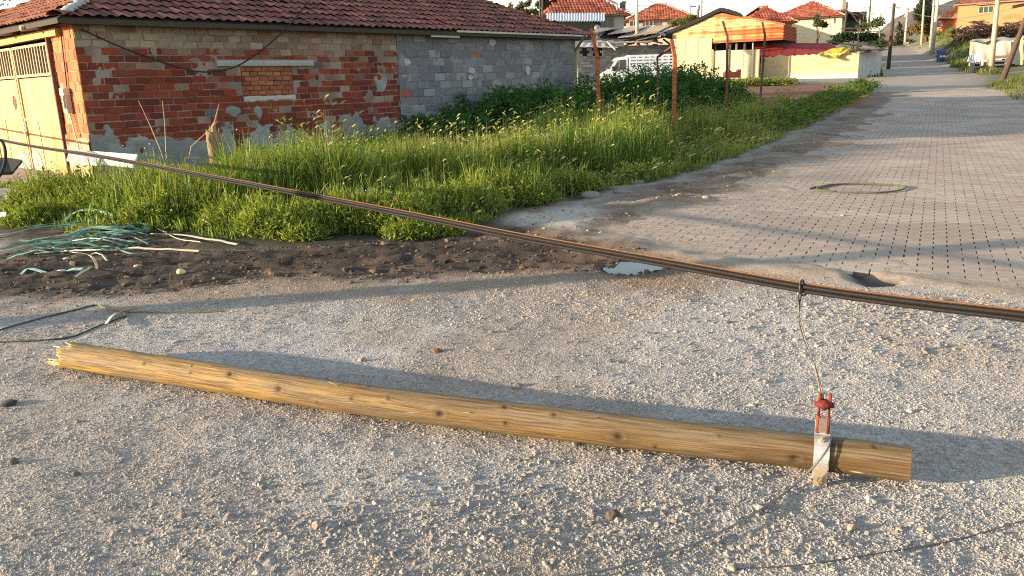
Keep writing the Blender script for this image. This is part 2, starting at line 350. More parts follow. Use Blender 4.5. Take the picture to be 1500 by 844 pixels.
for top in (0,1):
    for i,j in((-1,-1),(1,-1),(1,1),(-1,1)):
        k=1. if not top else .999
        a=i*ha*k;b_=j*hb*(k+.003*top); a2=a-b_*rot;b2=b_+a*rot
        px_=cx+RN[0]*a2+RD[0]*b2; py_=cy+RN[1]*a2+RD[1]*b2
        vs.append(np.stack([px_,py_,gz(px_,py_)+dz+a*tx+b_*ty+(-.045 if not top else 0)],1))
    if not top:
        for i,j in((-1,-1),(1,-1),(1,1),(-1,1)):
            a=i*ha;b_=j*hb; a2=a-b_*rot;b2=b_+a*rot; px_=cx+RN[0]*a2+RD[0]*b2; py_=cy+RN[1]*a2+RD[1]*b2
            vs.append(np.stack([px_,py_,gz(px_,py_)+dz+a*tx+b_*ty-.0025],1))
V=np.stack(vs,1).reshape(-1,3); base=(np.arange(n)*12)[:,None]
q=[]
for lv in (0,4):
    for k in range(4): q.append(np.stack([base[:,0]+lv+k,base[:,0]+lv+(k+1)%4,base[:,0]+lv+4+(k+1)%4,base[:,0]+lv+4+k],1))
q.append(base+np.array([8,9,10,11])); F=np.concatenate(q)
t=rng.random(n); pc=L3(np.tile([.335,.255,.200],(n,1)),(.40,.315,.25),t); pc=L3(pc,(.27,.235,.21),(rng.random(n)<.12)*.7); pc=L3(pc,(.42,.345,.275),ss(.5,.66,fbm(cx*1.1,cy*1.1,51,4)))
pc=L3(pc,(.30,.23,.18),ss(.56,.7,fbm(cx*.8,cy*.8,57,4))*.8)
M_pav=amat('paver_block',nsc=22,namt=.22,bsc=90,bst=.14,stain=(1.1,.55,.75,(.39,.33,.265)))
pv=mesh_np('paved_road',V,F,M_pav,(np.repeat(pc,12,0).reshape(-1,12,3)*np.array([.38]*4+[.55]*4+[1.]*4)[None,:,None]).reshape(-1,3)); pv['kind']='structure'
# ---------------- the road beyond, one draped sheet
yy=np.concatenate([np.linspace(38,60,30),np.linspace(61,210,120)]); rows=[];cc=[]
for yv in yy:
    hw=2.9+.2*math.sin(yv*.3); t0=ss(38,52,yv)
    for k in np.linspace(-1,1,13):
        xv=xr(yv)+k*hw*(1+.04*math.sin(yv*.9+k)); rows.append((xv,yv,float(gz(xv,yv))+.012-.03*abs(k)**6))
        cc.append((.31,.255,.215) if abs(k)<.6 else (.30,.245,.195))
m_=13;ii=(np.arange(len(yy)-1)[:,None]*m_+np.arange(m_-1)[None]).ravel()
M_road=amat('road_far',nsc=1.2,namt=.2,bsc=25,bst=.2,stain=(.35,.55,.7,(.36,.31,.25)))
r_=mesh_np('road',rows,np.stack([ii,ii+1,ii+1+m_,ii+m_],1),M_road,cc,True); r_['kind']='structure'
# ---------------- puddle
def noisy(poly,k=8,amp=.03,seed=1):
    P=cr(np.vstack([poly,poly[:1]]),k)[:-1]; a=np.array(P); cen=a.mean(0); r=random.Random(seed)
    return np.array([p+(p-cen)/np.linalg.norm(p-cen)*r.uniform(-amp,amp) for p in a])
pp=noisy((poly_pud-poly_pud.mean(0))*1.12+poly_pud.mean(0),5,.03); zl=float(np.mean(gh(pp[:,0],pp[:,1])))+.003
mb=MB((.04,.04,.04)); mb.poly([(p[0],p[1],zl) for p in pp],.004,(0,0,-1)); o=mb.build('puddle',M_water); o['kind']='structure'
# ---------------- gravel: loose stones as one mass
def stones(name,px,py,size,cols,flat=.62,ico=False):
    n=len(px)
    if ico:
        t=(1+5**.5)/2; B=np.array([(-1,t,0),(1,t,0),(-1,-t,0),(1,-t,0),(0,-1,t),(0,1,t),(0,-1,-t),(0,1,-t),(t,0,-1),(t,0,1),(-t,0,-1),(-t,0,1)])/1.9
        FF=np.array([(0,11,5),(0,5,1),(0,1,7),(0,7,10),(0,10,11),(1,5,9),(5,11,4),(11,10,2),(10,7,6),(7,1,8),(3,9,4),(3,4,2),(3,2,6),(3,6,8),(3,8,9),(4,9,5),(2,4,11),(6,2,10),(8,6,7),(9,8,1)])
    else:
        B=np.array([(1,0,0),(0,1,0),(-1,0,0),(0,-1,0),(.25,.2,1),(-.1,-.2,-1)],float); FF=np.array([(0,1,4),(1,2,4),(2,3,4),(3,0,4),(1,0,5),(2,1,5),(3,2,5),(0,3,5)])
    k=len(B); V=B[None]*(1+rng.uniform(-.38,.38,(n,k,3)))
    V=V*np.stack([np.ones(n),rng.uniform(.55,1,n),rng.uniform(.45,.8,n)*flat/.62],1)[:,None,:]*size[:,None,None]
    # tilt and turn
    a=rng.uniform(0,6.283,n);tl=rng.normal(0,.26,n);c,s=np.cos(tl),np.sin(tl)
    y_=V[:,:,1]*c[:,None]-V[:,:,2]*s[:,None]; z_=V[:,:,1]*s[:,None]+V[:,:,2]*c[:,None]
    x_=V[:,:,0]*np.cos(a)[:,None]-y_*np.sin(a)[:,None]; y2=V[:,:,0]*np.sin(a)[:,None]+y_*np.cos(a)[:,None]
    V=np.stack([x_+px[:,None],y2+py[:,None],z_+(gh(px,py)+size*(.06 if ico else -.06))[:,None]],2).reshape(-1,3)
    F=(FF[None]+(np.arange(n)*k)[:,None,None]).reshape(-1,3)
    o=mesh_np(name,V,F,M_stone,np.repeat(cols,k,0)); o['kind']='stuff'; return o
def scols(n):
    pal=np.array([(.37,.34,.31),(.325,.31,.30),(.42,.385,.34),(.37,.31,.255),(.28,.265,.26),(.48,.45,.39),(.335,.325,.33),(.23,.21,.19)])
    w=np.array([.25,.21,.13,.14,.12,.03,.09,.05]); return pal[rng.choice(len(pal),n,p=w/w.sum())]*np.array([1.06,1.02,.965])*rng.uniform(.85,1.15,(n,1))
def scatter(n,y0,y1,spread=.78,pw=1.0):
    u=rng.random(n); y=y0*(y1/y0)**(u**pw); x=rng.uniform(-spread,spread,n)*(y+.35); return x,y
def gweight(x,y):
    z=zones(x,y); return (1-z['mud'])*(1-z['grass'])*(1-ss(-.3,.0,z['sdpav']))*(1-z['pud'])
def zc(c_,x,y):
    t=ss(5.3,6.5,y+.9*(fbm(x*1.3,y*1.3,87,3)-.5))*.95+.6*ss(.52,.68,fbm(x*.7,y*.7,88,4)); return c_*(1-np.clip(t,0,1)[:,None]*np.array([.26,.36,.47]))
x,y=scatter(380000,1.9,7.8); k=rng.random(len(x))<gweight(x,y)*(.30+.9*ss(.30,.62,fbm(x*.8+.3*y,y*1.5,101,4))); x,y=x[k],y[k]
stones('gravel_chips',x,y,rng.lognormal(math.log(.0036),.38,len(x))*(1+.10*y),zc(scols(len(x)),x,y),.5)
# coarser stones: strewn thinly, dense in the heap by the cable and in the bottom foreground
x,y=scatter(60000,1.9,8.); d=.010+1.0*np.exp(-(((x-2.3)/1.15)**2+((y-4.75)/.55)**2))+.75*np.exp(-(((x+.45)/.95)**2+((y-2.5)/.28)**2))+.3*np.exp(-(((x-.35)/.55)**2+((y-2.75)/.3)**2))+.25*np.exp(-(((x-.9)/.5)**2+((y-2.35)/.2)**2))+.22*np.exp(-(((x-1.0)/1.2)**2+((y-5.2)/.4)**2))
k=rng.random(len(x))<np.minimum(1,d)*np.maximum(gweight(x,y),.04)*.62; x,y=x[k],y[k]
stones('gravel_stones',x,y,np.minimum(rng.lognormal(math.log(.0078),.36,len(x))*(1+.04*y),.027),scols(len(x))*.74,ico=True)
# clods and pebbles on mud and shoulder
x,y=scatter(20000,5.6,11); z=zones(x,y); k=rng.random(len(x))<z['mud']*.8*(1-ss(-.1,.1,z['sdpav'])); x,y=x[k],y[k]
cc=np.array([.085,.06,.044])*rng.uniform(.5,1.9,(len(x),1)); o=stones('mud_clods',x,y,rng.lognormal(math.log(.009),.55,len(x)),cc,ico=True)
x=rng.uniform(-1,14,30000);y=7.5*(28/7.5)**rng.random(30000); z=zones(x,y); k=rng.random(len(x))<np.maximum(z['should']*.5,.06*(z['sdpav']>0)*(y<13))*(1-z['grass']); x,y=x[k],y[k]
stones('shoulder_pebbles',x,y,rng.lognormal(math.log(.010),.5,len(x)),scols(len(x))*np.array([.75,.66,.56]),ico=True)
# ================================================================== VEGETATION (masses nobody could count)
def blades(name,x,y,h,w,c0,c1,lean=.35,label=None):
    n=len(x); z=gh(x,y)-.01; ph=rng.uniform(0,6.283,n); dx,dy=np.cos(ph),np.sin(ph); ln=h*np.abs(rng.normal(lean,.22,n)); tw=ph+rng.normal(1.57,.5,n)
    sx,sy=np.cos(tw),np.sin(tw); vs=[];cs=[]
    for t,k in((0,.75),(.38,1.),(.72,.7)):
        bx=x+dx*ln*t**1.9;by=y+dy*ln*t**1.9;bz=z+h*(t-.18*t**3*np.minimum(1.5,ln/h*2))
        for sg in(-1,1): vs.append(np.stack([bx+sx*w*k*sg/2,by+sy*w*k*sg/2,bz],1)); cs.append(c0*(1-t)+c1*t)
    vs.append(np.stack([x+dx*ln,y+dy*ln,z+h*(1-.18*np.minimum(1.5,ln/h*2))],1)); cs.append(c1)
    V=np.stack(vs,1).reshape(-1,3);C=np.stack(cs,1).reshape(-1,3); b=(np.arange(n)*7)[:,None]
    F=np.concatenate([b+np.array(f) for f in((0,1,3),(0,3,2),(2,3,5),(2,5,4),(4,5,6))])
    o=mesh_np(name,V,F,M_fol,C); tag(o,label,None,None,'stuff'); return o
def inpoly(poly,n,ylo,yhi,xlo=-10,xhi=18):
    x=rng.uniform(xlo,xhi,n);y=rng.uniform(ylo,yhi,n); s=sdf(poly,x+.3*(fbm(x*2,y*2,15)-.5),y+.3*(fbm(x*2,y*2,16)-.5)+1.0*(fbm(x*1.1,y*.6,17,2)-.5)*ss(12,10,y)); k=s>0; return x[k],y[k],s[k]
poly_straw=P2([(590,240),(640,262),(715,262),(715,236),(640,228)])
def gcol(x,y,s):
    n=len(x); a=fbm(x*.7,y*.7,111,3); b=rng.random(n)
    c=L3(np.tile([.085,.15,.024],(n,1)),(.25,.30,.048),ss(.35,.65,a*.6+b*.4)); c=L3(c,(.36,.33,.11),(b>.82)*.8)
    st=ss(-.8,.5,sdf(poly_straw,x,y)); c=L3(c,(.34,.26,.13),st*(rng.random(n)<.85))
    sh=ss(1.2,.2,s)*ss(14,18,y); c=L3(c,(.34,.33,.08),sh*.7)
    return c*rng.uniform(.75,1.3,(n,1))
def hmap(x,y,s):
    h=.15+.62*ss(.05,1.7,s)+.30*np.exp(-(((x+4.9)/1.7)**2+((y-10.5)/.75)**2))+.12*ss(.5,1.2,s)*ss(13,11,y)*ss(-3,-1,x)
    h=h*(.38+.95*ss(.30,.68,fbm(x*.85,y*.85,121,3)))*(.6+.8*fbm(x*2.6,y*2.6,125,2)); h=h*(1-.8*np.exp(-((x+4.85)/.75)**2-((y-13.4)/1.3)**2)); h=h*(1-.45*ss(12.2,13.6,y)*ss(1.5,-.5,x))*(1-.74*ss(-4.6,-5.8,x)*ss(11.5,12.6,y))*(1-.28*ss(16.5,18.5,y)*ss(0,2,x)); lim=.33+.5*ss(-5.75,-5.1,x)+.5*ss(11.6,10.6,y)+.5*ss(14.6,15.4,y); h=np.minimum(h,lim)
    narrow=ss(12,15,y)*ss(1.5,.4,s); return h*(1-.1*narrow)
def field(dens,ylo,yhi,w,name,label,hs=1.):
    n=int(dens*28*(yhi-ylo)); x,y,s=inpoly(poly_grass,n,ylo,yhi)
    clump=fbm(x*2.2,y*2.2,131,3); edge=ss(0,.9,s); k=rng.random(len(x))<np.clip(edge+ss(.42,.6,clump)*.8,.0,1); x,y,s=x[k],y[k],s[k]
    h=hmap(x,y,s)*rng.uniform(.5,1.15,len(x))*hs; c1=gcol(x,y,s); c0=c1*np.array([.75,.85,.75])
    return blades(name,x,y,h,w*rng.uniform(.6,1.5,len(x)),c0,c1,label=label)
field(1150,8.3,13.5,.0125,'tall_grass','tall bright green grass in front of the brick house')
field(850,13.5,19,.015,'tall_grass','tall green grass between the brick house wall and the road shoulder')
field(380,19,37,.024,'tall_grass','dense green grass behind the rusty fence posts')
# leafy weeds mixed in, near clump on the left
def leaves(name,cen,size,cols,label,asp=.42,up=.5,kind='stuff',mat=None):
    n=len(cen); d=rng.normal(size=(n,3)); d[:,2]=np.abs(d[:,2])*up+.1; d/=np.linalg.norm(d,axis=1)[:,None]
    s=np.cross(d,rng.normal(size=(n,3))); s/=np.linalg.norm(s,axis=1)[:,None]; u=np.cross(s,d); L=size[:,None]
    V=np.stack([cen,cen+d*L*.45+s*L*asp*.5+u*L*.10,cen+d*L+u*L*-.12,cen+d*L*.45-s*L*asp*.5+u*L*.10],1).reshape(-1,3)
    F=((np.arange(n)*4)[:,None,None]+np.array([(0,1,2),(0,2,3)])[None]).reshape(-1,3)
    o=mesh_np(name,V,F,mat or M_fol,np.repeat(cols,4,0)); 
    if kind: tag(o,label,None,None,kind)
    return o
def weedmass(name,label,px,py,hgt,per,lsize,cA,cB,asp=.4,spread=.11,up=.6):
    n=len(px); h=hgt*rng.uniform(.55,1.15,n); t=rng.random((n,per))**.75; z=gh(px,py)
    lx=rng.normal(0,.10,n)*h;ly=rng.normal(0,.10,n)*h
    cx=px[:,None]+lx[:,None]*t+rng.normal(0,spread,(n,per))*(1.1-.5*t); cy=py[:,None]+ly[:,None]*t+rng.normal(0,spread,(n,per))*(1.1-.5*t); cz=z[:,None]+h[:,None]*t
    cen=np.stack([cx,cy,cz],2).reshape(-1,3); k=rng.random(len(cen)); cc=L3(np.tile(cA,(len(cen),1)),cB,k)*rng.uniform(.75,1.25,(len(cen),1))
    return leaves(name,cen,lsize*rng.uniform(.6,1.3,len(cen)),cc,label,asp,up)
# thicket along the block wall, highest beyond its end
sw=rng.uniform(7.3,21,1500); dw=rng.uniform(.25,3.6,1500); px_=CH[0]+UH[0]*sw-VH[0]*dw; py_=CH[1]+UH[1]*sw-VH[1]*dw
hh=(.42+.50*ss(7.8,10.0,sw)+.22*ss(14,16.0,sw)*ss(20.8,17.5,sw)-.3*ss(12,12.8,sw)*ss(14.6,13.6,sw))*ss(3.9,2.2,dw)+.1
hh=hh*(.65+.7*fbm(px_*.8,py_*.8,141,3))
k=hh>.25; weedmass('weed_thicket','dark green leafy weeds growing tall against the grey block wall',px_[k],py_[k],hh[k]*1.15,62,.125,(.036,.105,.022),(.07,.17,.036))
# taller thistles beyond the wall end
# leafy weeds among the grass
x,y,s=inpoly(poly_grass,2000,8.6,20); k=s>.25; x,y,s=x[k],y[k],s[k]; k=rng.random(len(x))<ss(.42,.6,fbm(x*.8,y*.8,151,3)); x,y,s=x[k],y[k],s[k]
weedmass('leafy_weeds','leafy green weeds mixed into the long grass',x,y,hmap(x,y,s)*.95,34,.085,(.065,.14,.024),(.19,.25,.042),spread=.09)
# low cushions along the front edge of the grass
x,y,s=inpoly(poly_grass,8000,8.2,14,-8,8); k=(s<.75)&(rng.random(len(x))<ss(.46,.62,fbm(x*2.0,y*2.0,161,3))); x,y,s=x[k],y[k],s[k]
weedmass('low_weeds','low tufts of weeds along the muddy edge of the grass',x,y-.12,np.full(len(x),.10)+.16*ss(.5,.66,fbm(x*1.6,y*1.6,163,2)),34,.042,(.11,.16,.035),(.27,.29,.075),spread=.06)
# bushy weeds where the shoulder meets the lane
bl=P2([(1135,203),(1190,178),(1235,158),(1287,128),(1262,126),(1205,146),(1150,172)])
x=rng.uniform(bl[:,0].min(),bl[:,0].max(),2600);y=rng.uniform(bl[:,1].min(),bl[:,1].max(),2600); s=sdf(bl,x,y);k=s>0;x,y,s=x[k],y[k],s[k]
tt=ss(28,37,y)[:,None]; 
weedmass('roadside_weeds','bushy weeds at the corner of the road shoulder and the lane',x,y,.30+.55*ss(0,1.2,s)*(.6+.8*fbm(x*.8,y*.8,171)),40,.13,(.05,.12,.025),(.17,.20,.045),spread=.17)
x=rng.uniform(6,17,900);y=rng.uniform(48.2,51.5,900);k=fbm(x*.5,y*.5,175)>.47;x,y=x[k],y[k]
weedmass('lane_weeds','sparse yellow green weeds beyond the red soil',x,y,np.full(len(x),.34),26,.16,(.10,.15,.03),(.24,.24,.05),spread=.25)
# seed heads of wild barley, golden
def seedheads(n,poly,ylo,yhi,xlo,xhi,label,hs=1.,dens=lambda x,y:1.):
    x,y,s=inpoly(poly,n,ylo,yhi,xlo,xhi); k=rng.random(len(x))<dens(x,y); x,y,s=x[k],y[k],s[k]; sg=sdf(poly_grass,x,y)
    h=hmap(x,y,np.maximum(sg,.3))*rng.uniform(.85,1.3,len(x))*hs; z=gh(x,y); n=len(x); ph=rng.normal(.3,1.1,n); dx,dy=np.cos(ph),np.sin(ph)
    L=.12*rng.uniform(.7,1.3,n)*(1+.03*np.maximum(0,y-10)); w=.0042*(1+.05*np.maximum(0,y-10)); bx=x+dx*.06;by=y+dy*.06;bz=z+h
    ex=bx+dx*L*.75;ey=by+dy*L*.75;ez=bz+L*.45
    V=np.stack([np.stack(p,1) for p in((x-dy*.006,y+dx*.006,z),(x+dy*.006,y-dx*.006,z),(bx,by,bz),((bx+ex)/2-dy*w,(by+ey)/2+dx*w,(bz+ez)/2+.012),((bx+ex)/2+dy*w,(by+ey)/2-dx*w,(bz+ez)/2+.012),((bx+ex)/2,(by+ey)/2,(bz+ez)/2-.012),(ex,ey,ez-.015))],1).reshape(-1,3)
    b=(np.arange(n)*7)[:,None]; F=np.concatenate([b+np.array(f) for f in((0,1,2),(2,3,6),(2,6,4),(2,5,3),(2,4,5),(6,3,5),(6,5,4),(2,4,3))])
    c=np.array([.38,.37,.14])*rng.uniform(.7,1.25,(n,1))
    o=mesh_np('barley_heads',V,F,M_fol,np.repeat(c,7,0)); tag(o,label,None,None,'stuff')
poly_lit=np.vstack([grass_near[5:],[[14,35],[6.5,24],[2.5,19.5],[-1,18.6],[-5.5,17.3]]])
seedheads(24000,poly_lit,8.5,30,-7,15,'golden seed heads of wild barley above the grass',dens=lambda x,y:.12+.9*ss(.45,.6,fbm(x*.6,y*.6,181,3)))
seedheads(3200,poly_straw,8,20,-5,3,'dense golden barley clump in the middle of the grass',1.25)
fx=[];fy=[];fh=[]
for px,py,r,h_ in((305,325,.40,.46),(345,335,.30,.34),(400,345,.28,.42),(428,348,.22,.34),(480,340,.35,.40),(535,338,.34,.40),(590,338,.32,.36),(640,325,.34,.44),(690,318,.30,.44),(720,300,.35,.42),(160,318,.42,.5),(80,312,.45,.55),(235,332,.35,.38),(50,330,.25,.25),(770,298,.3,.36),(840,283,.3,.3),(600,346,.2,.2),(650,343,.16,.14),(450,352,.16,.16)):
    c_=at(px,py); m=int(260*r/.35); a_=rng.uniform(0,6.283,m); q_=np.sqrt(rng.random(m))*r; fx.append(c_[0]+np.cos(a_)*q_*1.25);fy.append(c_[1]+np.sin(a_)*q_); fh.append(h_*(1-.55*(q_/r)**2)*rng.uniform(.7,1.15,m))
fx,fy,fh=map(np.concatenate,(fx,fy,fh)); weedmass('front_weeds','rounded clumps of yellow green weeds at the muddy front of the grass',fx,fy,fh,15,.066,(.085,.15,.028),(.30,.34,.065),asp=.26,spread=.05,up=1.1)
k=rng.random(len(fx))<1.1; fx,fy,fh=fx[k],fy[k],fh[k]; c1=np.array([.30,.34,.07])*rng.uniform(.55,1.25,(len(fx),1)); blades('front_weed_stems',fx,fy,fh*rng.uniform(.9,1.9,len(fx)),np.full(len(fx),.010),c1*.7,c1,label='thin stems standing out of the weed clumps at the front of the grass')
# white chamomile along the front
x,y,s=inpoly(poly_grass,2600,8.5,15,-6,3); d=ss(.9,.2,np.hypot(x+1.05,y-9.5))+.12; k=(rng.random(len(x))<d); x,y,s=x[k],y[k],s[k]
z=gh(x,y)+hmap(x,y,s)*rng.uniform(.7,1.05,len(x))+.04
leaves('white_flowers',np.stack([x,y,z],1),np.full(len(x),.022),np.tile([.75,.73,.62],(len(x),1)),'small white wildflowers at the front of the grass',asp=1.)
# grass on the right verge and the far bank
def patch(name,label,xlo,xhi,ylo,yhi,n,h,w,cA,cB,cond):
    x=rng.uniform(xlo,xhi,n);y=rng.uniform(ylo,yhi,n);k=cond(x,y);x,y=x[k],y[k];c1=L3(np.tile(cA,(len(x),1)),cB,ss(.3,.7,fbm(x*.6,y*.6,191)*.6+rng.random(len(x))*.4))
    blades(name,x,y,h*rng.uniform(.5,1.2,len(x))*(.5+fbm(x*.7,y*.7,195)),w*rng.uniform(.7,1.4,len(x)),c1*.6,c1,label=label)
patch('verge_grass','yellow green grass on the right verge by the leaning pole',18,60,28,66,80000,.24,.022,(.10,.13,.03),(.26,.25,.06),lambda x,y:sdf(poly_rg,x+.8*(fbm(x,y,5)-.5),y)>.1)
patch('bank_grass','grassy bank rising to the yellow house',28,85,56,150,110000,.48,.055,(.085,.13,.03),(.24,.23,.06),lambda x,y:(x-xr(y)>2.6+1.4*fbm(x*.4,y*.4,3))&(x-xr(y)<15)&~((y<66)&(x-xr(y)>5.0)))
patch('wall_foot_grass','low green grass at the foot of the yellow wall corner',26.5,37,58,82,5000,.35,.06,(.06,.11,.025),(.12,.15,.04),lambda x,y:(x-xr(y)<-3.3)&(x-xr(y)>-6.5)&(y>60))
# ================================================================== BRICK HOUSE
def Hp(s,d,z): # s along the front, d inward from the front wall
    q=CH+UH*s+VH*d; return np.array([q[0],q[1],z])
U3=np.array([*UH,0]);V3=np.array([*VH,0]);Z3=np.array([0,0,1.])
house=thing('brick_house','long low brick and grey block house with red tiled roof and rusty gate','house',Hp(0,0,0))
HL,HW,HT=14.8,8.0,2.84
def masonry(name,parent,o,d,nr,L,z0,z1,bl,bh,gap,colf,skip=None,depth=.10,jit=.004,brk=.0,mat=None):
    mb=MB(); zc=z0;r=0
    while zc<z1-.02:
        h=min(bh,z1-zc); s=-(r%2)*bl*.5+random.uniform(-.03,.03)
        while s<L:
            l=bl*random.choice((1,1,1,1,.97,1.04)); a=max(0,s);b=min(L,s+l)
            if b-a>.04 and not(skip and skip((a+b)/2,zc+h/2)):
                dp=random.gauss(0,jit); cut=0
                if random.random()<brk: dp-=random.uniform(.008,.03)
                c=colf((a+b)/2,zc+h/2); w=b-a-gap*random.uniform(.6,1.5); hh=h-gap*random.uniform(.6,1.4)
                mid=np.asarray(o)+d*((a+b)/2)+nr*(dp-depth/2)+Z3*(zc+h/2+random.gauss(0,.003)); tl=random.gauss(0,.006)
                # slightly chamfered block: 8 back/outer + smaller front face with ragged corners
                P=[]
                for dd,k in((-depth/2,1.),(depth/2-.006,1.),(depth/2,.93)):
                    for i,j in((-1,-1),(1,-1),(1,1),(-1,1)):
                        rr=random.uniform(-.007,.004) if dd>0 else 0
                        P.append(mid+nr*dd+d*(i*(w/2-(.006 if k<1 else 0)+rr))+Z3*(j*(hh/2-(.006 if k<1 else 0)+rr)+tl*i*w))
                mb.add(P,[(4*q+k,4*q+(k+1)%4,4*q+4+(k+1)%4,4*q+4+k) for q in(0,1) for k in range(4)]+[(8,9,10,11)],c)
            s+=l
        zc+=bh;r+=1
    return mb.build(name,mat or M_mas,parent)
def mortar(name,parent,o,d,nr,L,z0,z1,res,offf,colf):
    ns=int(L/res)+1;nz=int((z1-z0)/res)+1; S,Zz=np.meshgrid(np.linspace(0,L,ns),np.linspace(z0,z1,nz)); s=S.ravel();z=Zz.ravel()
    V=np.asarray(o)[None]+s[:,None]*d[None]+z[:,None]*Z3[None]+offf(s,z)[:,None]*nr[None]
    ii=(np.arange(nz-1)[:,None]*ns+np.arange(ns-1)[None]).ravel(); F=np.stack([ii,ii+1,ii+1+ns,ii+ns],1)
    return place(mesh_np(name,V,F,M_mor,colf(s,z),True),parent)
WIN=(3.24,4.50,1.44,2.04)
def inw(s,z,m=0): return WIN[0]-m<s<WIN[1]+m and WIN[2]-m<z<WIN[3]+m
def red(s,z):
    f=random.random(); up=max(0,min(1,(z-1.7)/.9))
    c=random.choice(((.20,.038,.02),(.155,.030,.019),(.235,.048,.023),(.13,.029,.021),(.215,.044,.025)))
    if f<.07+.5*up: c=random.choice(((.26,.15,.118),(.225,.11,.08),(.29,.195,.16),(.21,.095,.07)))
    if f>.985: c=(.10,.10,.11)
    if up>.8 and f>.3: c=random.choice(((.28,.205,.165),(.24,.16,.125),(.31,.24,.19)))
    return jc(c,.18)
NF=-V3; NG=-U3
masonry('front_brick_wall',house,Hp(0,0,0),U3,NF,7.55,-.3,HT,.29,.135,.013,red,lambda s,z:inw(s,z,.02) or (2.66<s<5.05 and 2.04<z<2.19),jit=.005,brk=.10)
PT=[]
def pm(s,z):
    n=fbm(s*2.3,z*2.3,201,4); n2=fbm(s*7,z*7,205,3)
    low=ss(.03,-.03,z-(.63+1.15*(n-.5)+.34*(n2-.5)+.25*ss(1.5,.3,s)*0))*ss(.40,.50,n+.10+.2*(n2-.5))
    sp=ss(.0,-.05,np.hypot((s-6.98),(z-1.64)*.85)-.21-.14*(n2-.5))*ss(.06,.075,np.hypot(s-6.93,z-1.77))
    sill=ss(0,-.04,np.abs(z-1.37)-.075-.06*(n2-.5))*ss(0,-.04,np.abs(s-3.88)-.66)
    b1=ss(0,-.04,np.hypot((s-2.95)/1.5,z-1.12)-.12-.12*(n2-.5)); b2=ss(0,-.04,np.hypot(s-3.55,(z-1.08)/1.4)-.1-.12*(n2-.5))
    return np.clip(low+sp+sill+b1+b2,0,1),sill
def moff(s,z):
    w=((s>WIN[0])&(s<WIN[1])&(z>WIN[2])&(z<WIN[3])); m,_=pm(s,z)
    hole=np.hypot(s-6.93,z-1.77)<.05
    smear=.012*ss(.60,.78,fbm(s*3,z*3,221,4)+.10*ss(1.4,2.4,z))
    return np.where(w,-.06,np.where(hole,-.15,-.013+.012*(fbm(s*18,z*18,211,3)-.5)+smear+m*(.030+.012*fbm(s*9,z*9,213,3))))
def mcol(s,z):
    m,si=pm(s,z); n=fbm(s*2,z*2,215,4); c=L3(np.tile([.215,.15,.12],(len(s),1)),(.29,.22,.182),ss(.4,.6,n)); c=L3(c,(.22,.22,.21),m); c=L3(c,(.31,.305,.285),m*ss(.4,.65,n)); c=L3(c,(.46,.43,.38),si)
    return L3(c,(.09,.08,.07),((s>WIN[0])&(s<WIN[1])&(z>WIN[2])&(z<WIN[3])).astype(float))
o=mortar('plaster',house,Hp(0,0,0),U3,NF,7.55,-.3,HT,.022,moff,mcol); o['label']='grey cement render left in ragged patches low on the brick wall'
masonry('bricked_up_window',house,Hp(WIN[0],.03,0),U3,NF,WIN[1]-WIN[0],WIN[2],WIN[3],.19,.10,.010,lambda s,z:jc(random.choice(((.34,.11,.055),(.38,.13,.065),(.29,.09,.05))),.12))
mb=MB((.34,.335,.31)); mb.box(Hp(3.86,-.012,2.115),(2.36,.10,.125),(U3,V3,Z3)); mb.box(Hp(3.86,-.03,2.118),(2.30,.08,.04),(U3,V3,Z3),(.40,.39,.36)); mb.build('window_lintel',M_wood,house)
def grey(s,z):
    c=random.choice(((.195,.187,.21),(.17,.163,.188),(.215,.207,.225),(.15,.147,.163),(.26,.26,.27),(.185,.178,.20),(.175,.17,.188)))
    if random.random()<.012: c=(.30,.11,.07)
    return jc(c,.08)
masonry('front_block_wall',house,Hp(7.57,0,0),U3,NF,HL-7.57,-.3,HT,.40,.195,.013,grey,jit=.006,brk=.05)
mortar('block_mortar',house,Hp(7.55,0,0),U3,NF,HL-7.55,-.3,HT,.03,lambda s,z:-.010+.012*(fbm(s*14,z*14,231,3)-.5)+.016*ss(.56,.75,fbm(s*4,z*4,232,4))+.02*ss(.16,.0,s+.1*fbm(z*5,z,3)),lambda s,z:L3(np.tile([.16,.155,.168],(len(s),1)),(.27,.265,.27),ss(.45,.65,fbm(s*2,z*2,233,4))))
for s_,z_,w_,h_ in((7.85,2.13,.26,.17),(11.0,2.66,.36,.2),(10.15,1.9,.3,.2),(10.1,1.72,.2,.16),(12.5,1.9,.24,.3)):
    mb=MB((.42,.41,.39)); mb.poly([Hp(s_+w_/2*math.cos(t)*random.uniform(.7,1.1),-.004,z_+h_/2*math.sin(t)*random.uniform(.7,1.1)) for t in np.linspace(0,5.8,9)],.012,NF); mb.build('mortar_smear',M_mor,house)
# gate side
masonry('gate_brick_wall',house,Hp(0,1.16,0),-V3,NG,1.155,-.3,HT,.29,.19,.012,lambda s,z:jc(random.choice(((.42,.13,.052),(.46,.155,.065),(.37,.105,.045))),.12),jit=.004,brk=.08)
mortar('gate_wall_render',house,Hp(0,1.16,0),-V3,NG,1.14,-.3,HT,.02,lambda s,z:-.012+.042*ss(.04,-.04,z-(.75+1.6*(fbm(s*3+9,z*2,241,4)-.5)))+.01*(fbm(s*12,z*12,242)-.5),lambda s,z:L3(np.tile([.40,.21,.11],(len(s),1)),(.42,.30,.19),ss(.04,-.04,z-(.75+1.6*(fbm(s*3+9,z*2,241,4)-.5)))))
mb=MB((.35,.28,.22)); mb.box(Hp(.12,6.9,1.3),(.2,2.9,3.1),(U3,V3,Z3)); mb.box(Hp(.14,3.25,2.8),(.18,4.3,.10),(U3,V3,Z3),(.30,.24,.18)); mb.build('side_wall',M_mor,house)
